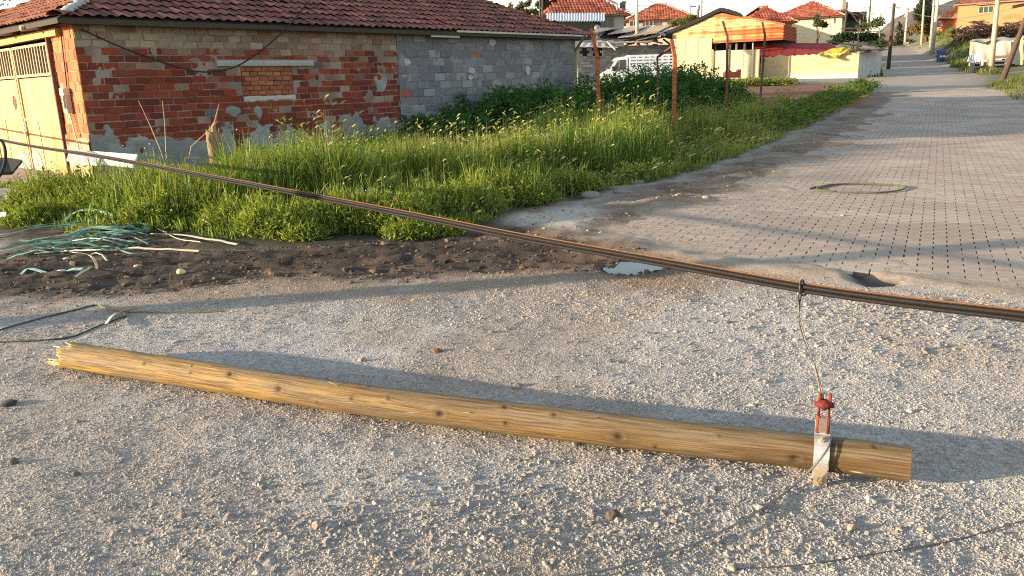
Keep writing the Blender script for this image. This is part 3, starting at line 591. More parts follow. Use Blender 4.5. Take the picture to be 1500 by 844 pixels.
mb=MB((.25,.24,.25)); mb.box(Hp(HL-.12,HW/2,1.25),(.2,HW-.3,3.15),(U3,V3,Z3)); mb.box(Hp(HL/2,HW-.1,1.25),(HL-.1,.2,3.15),(U3,V3,Z3)); mb.box(Hp(HL/2,.2,1.25),(HL-.3,.16,3.1),(U3,V3,Z3)); mb.build('rear_wall',M_mas,house)
# wooden lintel over the gate
mb=MB((.48,.31,.11)); mb.beam(Hp(-.05,.55,2.70),Hp(-.05,5.6,2.67),.12,.13); mb.build('gate_lintel',M_wood,house)
for k,s_ in enumerate((1.35,2.9,4.0,5.2)):
    mb=MB((.32,.23,.14)); mb.tube([Hp(-.42,s_,2.80),Hp(.5,s_+.06,2.93)],.055,8); mb.build('rafter',M_wood,house,True)
for s_ in np.arange(.55,14.6,1.12):
    mb=MB((.07,.05,.04)); mb.beam(Hp(s_,-.27,2.82),Hp(s_+random.uniform(-.1,.1),.4,2.97),.10,.09); mb.build('rafter',M_wood,house)
mb=MB((.012,.011,.01)); mb.box(Hp(.7,3.3,1.3),(.04,4.6,2.9),(U3,V3,Z3)); mb.build('gate_shade_panel',M_wood,house)  # added near-black board, keeps the inside behind the gate bars dark
# gate: two leaves with barred tops and scorched paint
CREAM=(.50,.32,.115)
for a,b in((1.22,3.26),(3.30,5.34)):
    mb=MB(CREAM); xx=-.02
    mb.box(Hp(xx,(a+b)/2,.93),(.02,b-a-.02,1.98),(U3,V3,Z3))
    lf=mb.build('gate_leaf',M_gate,house)
    mb=MB((.50,.36,.17))
    for s_ in(a+.03,b-.03): mb.box(Hp(xx-.012,s_,1.24),(.05,.05,2.62),(U3,V3,Z3))
    for z_ in(-.04,1.10,1.97,2.53): mb.box(Hp(xx-.012,(a+b)/2,z_),(.046,b-a-.1,.05),(U3,V3,Z3))
    mb.box(Hp(xx-.014,(a+b)/2+.25,.5),(.02,.03,1.1),(U3,V3,Z3),(.56,.42,.22))
    place(mb.build('gate_frame',M_gate,None),house)
    n_=13
    for i in range(1,n_):
        mb=MB((.50,.42,.28)); mb.box(Hp(xx,a+(b-a)*i/n_,2.25),(.03,.030,.52),(U3,V3,Z3)); mb.build('gate_bar',M_gate,house)
mb=MB((.15,.08,.04)); 
sp_=[Hp(-.034,3.72+.13*random.uniform(.45,1.15)*math.cos(t),1.45+.15*random.uniform(.45,1.15)*math.sin(t)) for t in np.linspace(0,6.15,60)]
mb.poly(sp_,.003,NG); mb.build('scorch_mark',M_soil,house)
mb=MB((.30,.29,.27)); mb.poly([Hp(-.036,a,b) for a,b in((3.1,-.1),(3.25,.35),(3.0,.5),(2.75,.42),(2.6,.15),(2.5,-.1))],.004,NG); mb.poly([Hp(-.036,a,b) for a,b in((4.3,-.1),(4.2,.3),(3.8,.42),(3.45,.3),(3.40,-.1))],.004,NG); mb.build('cement_splash',M_mor,house)
mb=MB((.6,.58,.5)); mb.box(Hp(-.07,3.24,.80),(.05,.07,.10),(U3,V3,Z3)); mb.tube([Hp(-.07,3.2,.84),Hp(-.08,3.2,.93),Hp(-.08,3.28,.93),Hp(-.07,3.28,.84)],.008,6); mb.build('padlock',M_met,house)
mb=MB((.16,.07,.04)); mb.box(Hp(-.04,1.185,1.28),(.07,.05,2.78),(U3,V3,Z3)); mb.build('gate_post',M_rust,house)
# meter box and its pipe on the gate side
mt=MB((.50,.44,.34)); mt.box(Hp(-.06,.66,1.46),(.10,.16,.46),(U3,V3,Z3)); mt.box(Hp(-.075,.66,1.62),(.12,.18,.13),(U3,V3,Z3),(.62,.57,.45)); o=mt.build('meter_box',M_white,house)
mt=MB((.10,.10,.10)); mt.box(Hp(-.112,.64,1.44),(.006,.10,.26),(U3,V3,Z3)); mt.build('meter_window',M_glass,o)
mt=MB((.04,.035,.03)); mt.tube(cr([Hp(-.03,.50,2.7),Hp(-.03,.56,2.2),Hp(-.03,.63,1.7)],5),.012,6); mt.build('conduit',M_rub,house)
mt=MB((.62,.5,.33)); mt.tube(cr([Hp(-.06,.62,1.22),Hp(-.07,.5,.9),Hp(-.07,.35,.3)],5),.014,6); mt.build('conduit',M_white,house)
# roof
PT_=.46
def tiles(name,parent,O,dS,dIn,Ls,depth,pitch,tw,tl,colf,nx=7,clipL=True,clipR=True,amp=.028,mat=None,miss=0.,jit=1.):
    cs=1/math.hypot(1,pitch); T=np.array([dIn[0]*cs,dIn[1]*cs,pitch*cs]); N=np.cross(dS,T); N=N if N[2]>0 else -N
    rows=int(depth/cs/tl)+1; vs=[];cs_=[];nt=0
    u=np.linspace(0,1,nx); prof=np.where(u<.62,np.sin(np.pi*u/.62)*amp,-.25*amp*np.sin(np.pi*(u-.62)/.38))
    for r in range(rows):
        t0=r*tl; pin=(t0+tl*.5)*cs
        if pin>depth: continue
        lo=pin-.05 if clipL else 0; hi=Ls-(pin-.05) if clipR else Ls
        n=int((hi-lo)/tw); off=0
        for i in range(int(lo/tw),int(hi/tw)+1):
            s0=i*tw
            if s0<lo-tw*.5 or s0>hi-tw*.4 or random.random()<miss: continue
            j=random.gauss(0,.008)*jit; k=random.gauss(0,.006)*jit; c=colf(s0,t0)
            for tt,lift in((-.03,.040),(tl*.5,.024),(tl+.02,.004)):
                for q in range(nx):
                    vs.append(O+dS*(s0+u[q]*tw*1.03+k*tt*3)+T*(t0+tt+j)+N*(lift+prof[q]+j*.5)); cs_.append(c)
            nt+=1
    b=(np.arange(nt)*3*nx)[:,None]; F=np.concatenate([b+np.array((r*nx+q,r*nx+q+1,(r+1)*nx+q+1,(r+1)*nx+q)) for r in(0,1) for q in range(nx-1)])
    return place(mesh_np(name,np.array(vs),F,mat or M_tile,np.array(cs_),True),parent)
def tc1(s,t):
    return jc(random.choice(((.26,.09,.065),(.22,.08,.062),(.30,.105,.07),(.24,.095,.075),(.19,.075,.06))),.16)
def tc2(s,t): return jc(random.choice(((.36,.14,.075),(.42,.17,.09),(.30,.12,.07))),.15)
OV=.36; EZ=2.90; c0=Hp(-OV,-OV,EZ); RDp=(HW+2*OV)/2
tiles('roof_tiles',house,c0,U3,V3,HL+2*OV,RDp,PT_,.21,.345,tc1)
tiles('roof_tiles',house,Hp(-OV,HW+OV,EZ),-V3,U3,HW+2*OV,RDp,PT_,.21,.345,tc2)
tiles('roof_tiles',house,Hp(HL+OV,-OV,EZ),V3,-U3,HW+2*OV,RDp,PT_,.21,.345,tc1,nx=5)
tiles('roof_tiles',house,Hp(HL+OV,HW+OV,EZ),-U3,-V3,HL+2*OV,RDp,PT_,.21,.345,tc1,nx=5)
rz=EZ+RDp*PT_; A0=[Hp(-OV,-OV,EZ),Hp(HL+OV,-OV,EZ),Hp(HL+OV,HW+OV,EZ),Hp(-OV,HW+OV,EZ)]; R0,R1=Hp(RDp-OV,HW/2,rz),Hp(HL-RDp+OV,HW/2,rz)
mb=MB((.06,.045,.035)); dn=np.array([0,0,-.035]); up_=[p+dn for p in A0]+[R0+dn,R1+dn]; mb.add(up_+[p+dn*2.5 for p in up_],[(0,1,5,4),(1,2,5),(2,3,4,5),(3,0,4),(6,10,11,7),(7,11,8),(8,11,10,9),(9,10,6),(0,6,7,1),(1,7,8,2),(2,8,9,3),(3,9,6,0)]); mb.build('roof_boarding',M_wood,house)
def caps(parent,p,q,r,colf,name='ridge_tile',mat=None,step=.36):
    p=np.asarray(p,float);q=np.asarray(q,float);L=np.linalg.norm(q-p);d=(q-p)/L;n=int(L/step);mb=MB()
    a=np.cross(Z3,d);a/=np.linalg.norm(a);b=np.cross(d,a)
    for i in range(n):
        o1=p+d*(i*L/n-.03)+b*(.035+random.gauss(0,.012))+a*random.gauss(0,.012);o2=p+d*((i+1)*L/n+.02)+b*(.012+random.gauss(0,.008)); vs=[]
        for o_,rr in((o1,r*1.12),(o2,r*.92)):
            for k in range(7): an=math.pi*k/6; vs.append(o_+a*rr*math.cos(an)+b*(rr*.62*math.sin(an)-.03))
        mb.add(vs,[(k,k+1,k+8,k+7) for k in range(6)]+[(0,7,13,6)],colf(0,0))
    return mb.build(name,mat or M_tile,parent)
caps(house,A0[0],R0,.13,lambda a,b:(.33,.31,.30) if random.random()<.3 else tc1(0,0)); caps(house,A0[1],R1,.13,tc1); caps(house,R0,R1,.13,tc1); caps(house,A0[2],R1,.13,tc1); caps(house,A0[3],R0,.13,tc2)
mb=MB((.36,.37,.40)); P=A0[0]+(R0-A0[0])*.06
for i in range(5): mb.blob(A0[0]+(R0-A0[0])*(.03+.028*i)+np.array([.10,-.02,.04]),(.13,.10,.05),i,2,.3)
mb.build('hip_mortar',M_mor,house,True)
mb=MB((.50,.46,.40)); mb.beam(Hp(9.3,-.38,2.885),Hp(14.9,-.38,2.885),.03,.05); mb.build('fascia_strip',M_wood,house)
mb=MB((.55,.53,.50)); mb.beam(Hp(8.45,-.30,2.76),Hp(9.45,-.30,2.76),.03,.06); mb.build('fascia_strip',M_wood,house)
# black cable slung along the front wall
a=thing('slack_black_cable','slack black cable looping down the brick wall and up over the roof','cable',Hp(.16,-.1,2.69))
mb=MB((.02,.02,.022)); mb.tube(cr([Hp(.12,-.06,2.71),Hp(.9,-.2,2.33),Hp(2.0,-.3,1.96),Hp(2.75,-.36,1.98),Hp(3.35,-.42,2.25),Hp(4.0,-.52,2.72),Hp(4.5,-.6,3.2),Hp(5.2,-.5,3.95),Hp(6,1.0,5.0)],8),.016,6); mb.build('cable',M_rub,a,True)
# ================================================================== FOREGROUND THINGS
# ---- fallen pole: one continuous log with splintered butt, knots and checks
cpx=[(85,518),(190,534),(300,551),(430,571),(560,590),(700,607),(830,622),(1010,643),(1190,662),(1332,680)]
rad=lambda t:.0765-.0095*t
PC=cr([G(px,py,.079) for px,py in cpx],100); nP=len(PC)
L_=np.concatenate([[0],np.cumsum(np.linalg.norm(np.diff(PC,axis=0),axis=1))]); Lt=L_[-1]
PC=np.stack([np.interp(np.linspace(0,Lt,nP),L_,PC[:,i]) for i in range(3)],1); tt=np.linspace(0,1,nP)
for i in range(3):
    k=np.ones(61)/61; PC[:,i]=np.convolve(np.pad(PC[:,i],30,mode='reflect',reflect_type='odd'),k,'valid')
pole=thing('fallen_utility_pole','snapped yellow wooden utility pole lying across the gravel with a splintered end','utility pole',[*PC[nP//2][:2],0])
nA=72; th=np.linspace(0,2*np.pi,nA,endpoint=False); T=np.gradient(PC,axis=0);T/=np.linalg.norm(T,axis=1)[:,None]
a=np.cross(Z3,T);a/=np.linalg.norm(a,axis=1)[:,None];b=np.cross(T,a)
S,TT=np.meshgrid(np.linspace(0,Lt,nP),th,indexing='ij'); R=rad(tt)[:,None]*(1+.035*(fbm(S*2.2,TT*1.2,301,3)-.5)+.02*(fbm(S*14,TT*7,302,3)-.5))
ck=np.zeros_like(S)
for s0,s1,an,dp in((.4,1.6,2.9,1.),(1.35,2.7,2.75,1.),(2.2,3.6,2.35,.8),(.1,.9,2.45,.7),(3.2,4.6,2.9,.6),(2.9,4.0,2.0,.5),(.2,1.5,3.3,.8),(1.1,2.3,3.55,.6),(2.0,3.4,3.15,.9),(2.8,4.3,3.6,.6),(.6,2.0,2.2,.6),(1.9,3.0,1.8,.5),(3.6,4.7,3.3,.8),(.0,.5,3.0,1.),(.0,.7,3.5,1.)):
    w=np.exp(-((TT-an-.06*(fbm(S*3,S*0,int(an*100),3)-.5)*4)/.022)**2)*ss(s0,s0+.2,S)*ss(s1,s1-.3,S)*dp; ck=np.maximum(ck,w)
R=R-.006*ck
P=PC[:,None,:]+R[...,None]*(np.cos(TT)[...,None]*a[:,None,:]+np.sin(TT)[...,None]*b[:,None,:])
kn=np.zeros_like(S); sw_=np.zeros_like(S)
def ang_(p): return p
for (px,py,sz) in((212,533,.7),(337,548,1.1),(280,546,.45),(410,571,1.25),(515,583,.6),(465,589,.5),(541,566,.45),(570,583,.7),(646,607,1.5),(741,597,1.0),(741,621,.7),(812,607,.9),(908,639,1.5),(1055,640,.45),(1165,672,1.6),(1282,655,.7),(160,511,.35),(385,590,.4),(880,612,.4),(960,655,.5)):
    d=ray(px,py);d/=np.linalg.norm(d); rel=P-EYE; t_=rel@d; dist=np.linalg.norm(rel-t_[...,None]*d,axis=2)+ (t_>t_.min()+9)*9
    dist=dist+np.where(np.einsum('ijk,k->ij',P-PC[:,None,:],-d)<0,9,0); i,j=np.unravel_index(np.argmin(dist),dist.shape)
    ds=(S-S[i,0]);da=np.minimum(np.abs(TT-TT[0,j]),2*np.pi-np.abs(TT-TT[0,j]))*.075; dd=np.hypot(ds*.8,da)/((.0105*sz+.002))
    kn=np.maximum(kn,np.exp(-(dd*.95)**4)+.35*np.exp(-((dd-1.7)/.3)**2)); sw_=np.maximum(sw_,np.exp(-(dd/2.8)**2))
    R2=.0022*sz*np.exp(-(dd/2.6)**2)-.006*sz*np.exp(-(dd/.8)**2); P=P+((P-PC[:,None,:])/np.linalg.norm(P-PC[:,None,:],axis=2)[...,None])*R2[...,None]
# splintered left end: verts pulled along the axis by a ragged profile, upper fibres missing
rag=.15*fbm(TT[0]*2.6,TT[0]*0+3,311,4)-.03+.08*fbm(TT[0]*9,TT[0]*0,312,2)-.02+.05*np.sin(TT[0]-1.0)
fall=np.clip(1-S/.5,0,1)**1.5; P=P+T[:,None,:]*(rag[None,:]*fall)[...,None]
sawn=.02*np.sin(th); 
V=P.reshape(-1,3); ii=(np.arange(nP-1)[:,None]*nA+np.arange(nA)[None]); jj=(np.arange(nP-1)[:,None]*nA+(np.arange(nA)+1)[None]%nA)
F=np.stack([ii.ravel(),jj.ravel(),jj.ravel()+nA,ii.ravel()+nA],1)
fresh=np.maximum(ss(.62,.05,S+.25*(fbm(TT*3,S*2,321)-.5))*ss(.5,.1,np.abs(TT-3.75)),ss(.05,.0,S)*.7)
base=np.array([.275,.168,.056]);cc=L3(np.tile(base,(V.shape[0],1)),(.112,.068,.028),ss(.3,.8,(S/Lt).ravel()*.8+.4*(fbm(S*1.3,TT*.7,331,3).ravel()-.3)))  # wood lighter towards the left end, its sunlit look put into the colour
cc=L3(cc,(.18,.13,.075),ss(.45,.65,fbm(S*3,TT*2,335,3)).ravel()*.7); cc=L3(cc,(.21,.18,.10),(ss(.9,1.3,TT)*ss(2.1,1.6,TT)).ravel()*.35)
cc=L3(cc,(.66,.42,.05),fresh.ravel()*.95); cc=L3(cc,(.03,.016,.01),np.clip(kn,0,1).ravel()); cc=L3(cc,(.08,.045,.02),ck.ravel()*.9)
st_=fbm(S*1.1,TT*.9,341,4).ravel(); cc=L3(cc,(.11,.085,.055),ss(.54,.68,st_)*.55); cc=L3(cc,(.20,.175,.13),(ss(.5,.66,fbm(S*2.2,TT*1.6,345,4))*ss(3.3,1.5,TT)*ss(.5,1.2,TT)).ravel()*.5)
# pale chipped spots
for s0,a0,l,wd in((Lt-.18,3.7,.04,.05),(Lt-.42,4.05,.05,.05),(Lt-1.35,3.6,.03,.03)):
    cc=L3(cc,(.62,.55,.38),ss(1,.6,np.hypot((S-s0)/l,(TT-a0)/wd)).ravel())
def mpole():
    m,nt,b_=NT('pine_pole'); c=nd(nt,'ShaderNodeAttribute',attribute_name='Col').outputs[0]; uv=nd(nt,'ShaderNodeUVMap',uv_map='UVMap').outputs[0]; sw=nd(nt,'ShaderNodeAttribute',attribute_name='swirl').outputs['Fac']
    mp=nd(nt,'ShaderNodeMapping',{0:uv,3:(1.6,34,1)}).outputs[0]
    off=nd(nt,'ShaderNodeCombineXYZ',{1:math_(nt,'MULTIPLY',sw,.9)}).outputs[0]; va=nd(nt,'ShaderNodeVectorMath',{0:mp,1:off},operation='ADD').outputs[0]
    n=nd(nt,'ShaderNodeTexNoise',{'Vector':va,'Scale':1.6,'Detail':7.,'Roughness':.65,'Distortion':.5}).outputs[0]
    mp2=nd(nt,'ShaderNodeMapping',{0:uv,3:(5,150,1)}).outputs[0]; n2=nd(nt,'ShaderNodeTexNoise',{'Vector':mp2,'Scale':1.2,'Detail':4.}).outputs[0]
    mp3=nd(nt,'ShaderNodeMapping',{0:va,3:(.35,.30,1)}).outputs[0]; wv=nd(nt,'ShaderNodeTexWave',{'Vector':mp3,'Scale':1.3,'Distortion':9.,'Detail':3.,'Detail Scale':1.2},bands_direction='Y').outputs['Fac']
    f=math_(nt,'MULTIPLY_ADD',n,1.7); f.node.inputs[2].default_value=-.15; f=math_(nt,'ADD',f,math_(nt,'MULTIPLY',n2,.45)); f=math_(nt,'ADD',f,math_(nt,'MULTIPLY',wv,.22))
    c=mixc(nt,1.,c,nd(nt,'ShaderNodeCombineColor',{0:f,1:f,2:f}).outputs[0],'MULTIPLY')
    n4=nd(nt,'ShaderNodeTexNoise',{'Vector':nd(nt,'ShaderNodeMapping',{0:va,3:(2.2,1.1,1)}).outputs[0],'Scale':1.,'Detail':5.,'Roughness':.6}).outputs[0]
    c=mixc(nt,math_(nt,'MULTIPLY',ramp(nt,n4,.47,.63),.88),c,(.075,.043,.02))
    nt.links.new(c,b_.inputs['Base Color']); b_.inputs['Roughness'].default_value=.72; b_.inputs['Specular IOR Level'].default_value=.25
    nt.links.new(nd(nt,'ShaderNodeBump',{'Height':math_(nt,'ADD',n,math_(nt,'MULTIPLY',n2,.5)),'Strength':.35,'Distance':.006}).outputs[0],b_.inputs['Normal']); return m
M_pole=mpole(); uv=np.stack([S.ravel(),np.minimum(TT,2*np.pi-TT).ravel()*.24],1)
place(mesh_np('pole_shaft',V,F,M_pole,cc,True,uv,{'swirl':sw_.ravel()}),pole)
# end faces
def endcap(i,depth,colr,name,d):
    vs=[];cs=[];fs=[]
    for q,k in enumerate((1.,.75,.5,.25)):
        for j in range(nA):
            vs.append(P[i,j]*k+PC[i]*(1-k)+T[i]*d*(depth*float(fbm(TT[0,j]*2.2+9*k,k*3,801,3))*1.6*(k<1))); cs.append(jc(colr,.3))
    vs.append(PC[i]+T[i]*d*depth*.5);cs.append(colr)
    for q in range(3):
        for j in range(nA): fs.append((q*nA+j,q*nA+(j+1)%nA,(q+1)*nA+(j+1)%nA,(q+1)*nA+j))
    fs+=[(3*nA+j,3*nA+(j+1)%nA,4*nA) for j in range(nA)]
    mb=MB();mb.add(vs,fs,cs);return mb.build(name,M_wood,pole)
endcap(0,.10,(.60,.42,.14),'splintered_end',1); endcap(nP-1,.006,(.33,.22,.11),'sawn_end',1)
for k,(an,l,sp,r0) in enumerate(((4.05,.09,.02,.006),(4.25,.12,-.01,.005),(3.3,.06,.03,.004),(2.1,.025,.02,.004),(3.6,.05,.0,.007))):
    p0=PC[6]+.066*(math.cos(an)*a[6]+math.sin(an)*b[6]); e=p0-T[0]*l*1.0+(math.cos(an)*a[6]+math.sin(an)*b[6])*sp+Z3*(.05 if k==1 else .03 if k==0 else 0)
    mb=MB((.66,.50,.22)); mb.tube([p0+T[0]*.05,p0-T[0]*l*.4,e],[r0,r0*.8,.001],5); mb.build('splinter',M_wood,pole)
for k in range(9):
    i=random.randint(60,nP-160);an=random.uniform(1.2,3.6);p0=PC[i]+rad(i/nP)*(math.cos(an)*a[i]+math.sin(an)*b[i]); n_=math.cos(an)*a[i]+math.sin(an)*b[i]
    if random.random()<.6:
        mb=MB((.55,.42,.22)); mb.tube([p0,p0+n_*.012-T[i]*.02,p0+n_*.02-T[i]*.05],[.0025,.002,.0008],4); mb.build('splinter',M_wood,pole)
# ---- clamp with red insulator hardware on the pole
ci=int(np.argmin([abs((lambda q:q)(np.linalg.norm(np.cross(PC[i]-EYE,ray(1202,664)/np.linalg.norm(ray(1202,664)))))) for i in range(nP)]))
cp=PC[ci]; ta=T[ci]; sa=a[ci]; sb=b[ci]  # sa horizontal across
if sa[1]>0: sa=-sa                       # sa points to the camera
clamp=thing('pole_clamp','galvanised strap clamp with red bolted insulator fork fixed near the end of the fallen pole','clamp',cp+Z3*.07)
rc=rad(ci/nP)+.006; mb=MB((.52,.50,.48)); w=.028; ang=np.linspace(math.radians(100),math.radians(-60),12); vs=[]
def rp(an,r,s): return cp+(math.cos(an)*sa+math.sin(an)*Z3)*r+ta*s
prof=[cp+Z3*(rc+.055)+sa*-.005]+[cp+(math.cos(t)*sa+math.sin(t)*Z3)*rc for t in np.linspace(math.radians(88),math.radians(-38),12)]
low=prof[-1]; prof.append(low+sa*.012-Z3*.022)
for sgn in(0,1):
    for p in prof:
        o_=p-cp; n_=o_/np.linalg.norm(o_)
        for s_ in(-w,w): vs.append(p+ta*s_+n_*(.006*sgn))
m_=len(prof); fs=[]
for i in range(m_-1):
    fs+=[(2*i,2*i+1,2*i+3,2*i+2),(2*m_+2*i,2*m_+2*i+2,2*m_+2*i+3,2*m_+2*i+1),(2*i,2*i+2,2*m_+2*i+2,2*m_+2*i),(2*i+1,2*m_+2*i+1,2*m_+2*i+3,2*i+3)]
fs+=[(0,2*m_,2*m_+1,1),(2*m_-2,2*m_-1,4*m_-1,4*m_-2)]
mb.add(vs,fs); mb.build('strap',M_met,clamp)
mb=MB((.50,.36,.22)); mb.beam(low+sa*.008+Z3*.012,low+sa*.055-Z3*.040,.048,.008); mb.build('lower_tab',M_met,clamp)
for bp,nn,cl in((cp+(math.cos(math.radians(62))*sa+math.sin(math.radians(62))*Z3)*(rc+.004),math.cos(math.radians(62))*sa+math.sin(math.radians(62))*Z3,(.45,.40,.34)),(low+sa*.045-Z3*.028+Z3*.004,Z3*.7+sa*.7,(.36,.28,.2))):
    mb=MB(cl); mb.tube([bp,bp+nn*.012],.013,6); mb.tube([bp+nn*.011,bp+nn*.024],.007,8); mb.build('bolt',M_met,clamp)
RED=(.15,.022,.014); top=cp+Z3*(rc+.03)
mb=MB((.30,.22,.17)); mb.box(top+Z3*.015,(.03,.018,.06),(ta,sa,Z3)); mb.build('hanger_plate',M_met,clamp)
for s_ in(-.018,.018):
    mb=MB((.20,.05,.026)); mb.tube([top+ta*s_-Z3*.02,top+ta*s_+Z3*.05],.0085,8); mb.tube([top+ta*s_+Z3*.045,top+ta*s_+Z3*.135],.0055,8,col=RED); mb.tube([top+ta*s_+Z3*.112,top+ta*s_+Z3*.142],.0075,8,col=(.24,.05,.028)); mb.build('fork_bolt',M_rust,clamp,True)
mb=MB(RED); c_=top+Z3*.098
mb.tube([c_-Z3*.022,c_-Z3*.010,c_,c_+Z3*.010,c_+Z3*.018],[.008,.018,.030,.026,.016],12); mb.tube([c_-ta*.036,c_+ta*.036],.011,10); mb.build('insulator_spool',M_rust,clamp,True)
# ---- bundle of overhead cables, brought down and sagging across the view
cabp=[(-420,118),(-150,168),(0,205),(150,230),(345,266),(600,315),(760,347),(1000,390),(1172,421),(1320,442),(1500,463),(1800,500),(2300,560)]
iz=lambda px:.078+(.322-.078)*px/1172.
cp3=cr([W(px,py,1/max(.05,iz(px))) for px,py in cabp],22)
bund=thing('cable_bundle','thick bundle of black and copper coloured overhead cables hanging low right across the view','cable',cp3[len(cp3)//2])
T2=np.gradient(cp3,axis=0);T2/=np.linalg.norm(T2,axis=1)[:,None]; a2=np.cross(Z3,T2);a2/=np.linalg.norm(a2,axis=1)[:,None];b2=np.cross(T2,a2)
L2=np.concatenate([[0],np.cumsum(np.linalg.norm(np.diff(cp3,axis=0),axis=1))])
for k,(ro,an,rr,cl) in enumerate(((.0165,1.35,.0085,(.016,.013,.012)),(.015,2.5,.0095,(.018,.014,.013)),(.016,3.9,.009,(.016,.014,.014)),(.0165,5.2,.0085,(.02,.016,.015)),(.0165,.1,.008,(.05,.026,.016)),(.002,0,.011,(.03,.02,.016)),(.0235,1.75,.0032,(.17,.07,.03)),(.024,.5,.003,(.07,.035,.02)))):
    an_=an+.06*np.sin(L2*.9+k); rr=rr*.92; ro=ro*.92; P_=cp3+ro*(np.cos(an_)[:,None]*a2+np.sin(an_)[:,None]*b2)
    mb=MB(cl); mb.tube(P_,rr,9); mb.build('cable_strand',M_cab,bund,True)
ti=int(np.argmin([np.linalg.norm(np.cross(p-EYE,ray(1171,424)/np.linalg.norm(ray(1171,424)))) for p in cp3])); tp=cp3[ti]
hang=thing('hanging_wire','two strand steel wire from the cable bundle down to the red fork','wire',tp)
e0=top+Z3*.105
for k,(o1,c1) in enumerate(((-.005,(.15,.135,.11)),(.006,(.06,.055,.05)))):
    mid=[tp+Z3*.03,tp-Z3*.03+ta*o1]+[tp*(1-t)+e0*t+ta*(o1*2*math.sin(t*7+k*2.5)-.022*math.sin(math.pi*t))+Z3*0 for t in np.linspace(.15,1,10)]
    mb=MB(c1); mb.tube(cr(mid,5),[.0045]*12+[.0027]*(len(cr(mid,5))-12) if k==0 else .0026,6); mb.build('wire_strand',M_met,hang,True)
mb=MB((.05,.045,.04)); an=np.linspace(0,2*np.pi,16); mb.tube([tp+a2[ti]*.030*math.cos(t)+b2[ti]*.030*math.sin(t)+T2[ti]*.004*t for t in an],.004,6); mb.build('tie_loop',M_met,hang,True)
# thin stay wire from the clamp to the foreground
pts=[cp+Z3*(rc+.012)+ta*.032+sa*.01,cp+sa*(rc+.014)+Z3*.045+ta*.012]+[np.array([*G(px,py,.0)[:2],float(gh(*G(px,py,0)[:2])[0])+.018]) for px,py in((1165,716),(1105,762),(1030,800),(960,826),(860,850),(700,866))]
mb=MB((.20,.20,.21)); mb.tube(cr(pts,8),.0042,6); o=mb.build('stay_wire',M_met,None,True); tag(o,'thin grey stay wire running from the pole clamp over the gravel towards the viewer','wire')
def ground_line(name,label,cat,pxs,r,c,mat,n=6,lift=None,group=None):
    pts=[]
    for px,py in pxs: p=gpt(px,py,r*.8); pts.append(p)
    P_=cr(pts,8); 
    for p in P_: p[2]=max(p[2],float(gh(p[0],p[1])[0])+r*.75)
    if lift:
        for i,p in enumerate(P_): p[2]+=lift*math.sin(math.pi*i/(len(P_)-1))**2
    mb=MB(c); mb.tube(P_,r,n); o=mb.build(name,mat,None,True); return tag(o,label,cat,group)
ground_line('thin_wire','thin dark wire lying on the gravel along the bottom right','wire',[(1510,762),(1400,792),(1300,815),(1180,832),(1060,838)],.0022,(.14,.13,.13),M_met)
ground_line('loose_cable','dark green cable on the dirt above the splintered pole end, the upper one','cable',[(-60,505),(20,480),(70,465),(140,448)],.006,(.05,.06,.035),M_rub)
ground_line('loose_cable','dark green cable running from the left edge to the tip of the silver strip','cable',[(-60,505),(0,502),(70,499),(110,492),(150,475),(185,464)],.0055,(.05,.06,.035),M_rub)
ground_line('green_twig','olive green stalk on the gravel beyond the silver strip','stalk',[(140,447),(165,456),(200,459),(265,460),(330,458)],.005,(.17,.15,.04),M_rub)
# silver strip
mb=MB((.50,.52,.54)); ed=[(157,480),(163,470),(170,465),(182,461),(204,459)]; wd=[.030,.034,.03,.022,.006]; vs=[]
for (px,py),w_ in zip(ed,wd):
    p=gpt(px,py,.02); d_=np.array([.75,.65,0]); 
    vs+= [p-np.array([.7,-.6,0])*w_+Z3*.004,p+np.array([.7,-.6,0])*w_+Z3*.02]
mb.add(vs+[v+Z3*.003 for v in vs],[(2*i,2*i+1,2*i+3,2*i+2) for i in range(4)]+[(10+2*i,12+2*i,13+2*i,11+2*i) for i in range(4)]+[(0,10,11,1),(8,9,19,18)]+[(2*i,2*i+2,12+2*i,10+2*i) for i in range(4)]+[(2*i+1,11+2*i,13+2*i,2*i+3) for i in range(4)]); o=mb.build('silver_strip',M_met); tag(o,'curled silver grey strip lying on the gravel above the splintered end of the pole','strip')
# ring of cord on the pavers
c_=gpt(1262,278); pts=[]
for t in np.linspace(0,2*np.pi,40):
    px=1262+66*math.cos(t)*(1 if math.cos(t)<0 else .98);py=277.5+(6.6+1.2*math.sin(2*t))*math.sin(t)-.04*(px-1262)*.4
    p=gpt(px,py); p[2]=float(gz(p[0],p[1]))+.016; pts.append(p)
mb=MB((.10,.09,.045)); mb.tube(pts,.011,6); mb.tube([p+np.array([.02,-.035,.0]) for p in pts[14:38]],.008,6); mb.tube(cr([pts[20],gpt(1196,275,.02),gpt(1186,278,.02)],5),.012,6); o=mb.build('cord_ring',M_rub,None,True); tag(o,'loop of olive green cord lying as a flat ring on the paved road','cord')
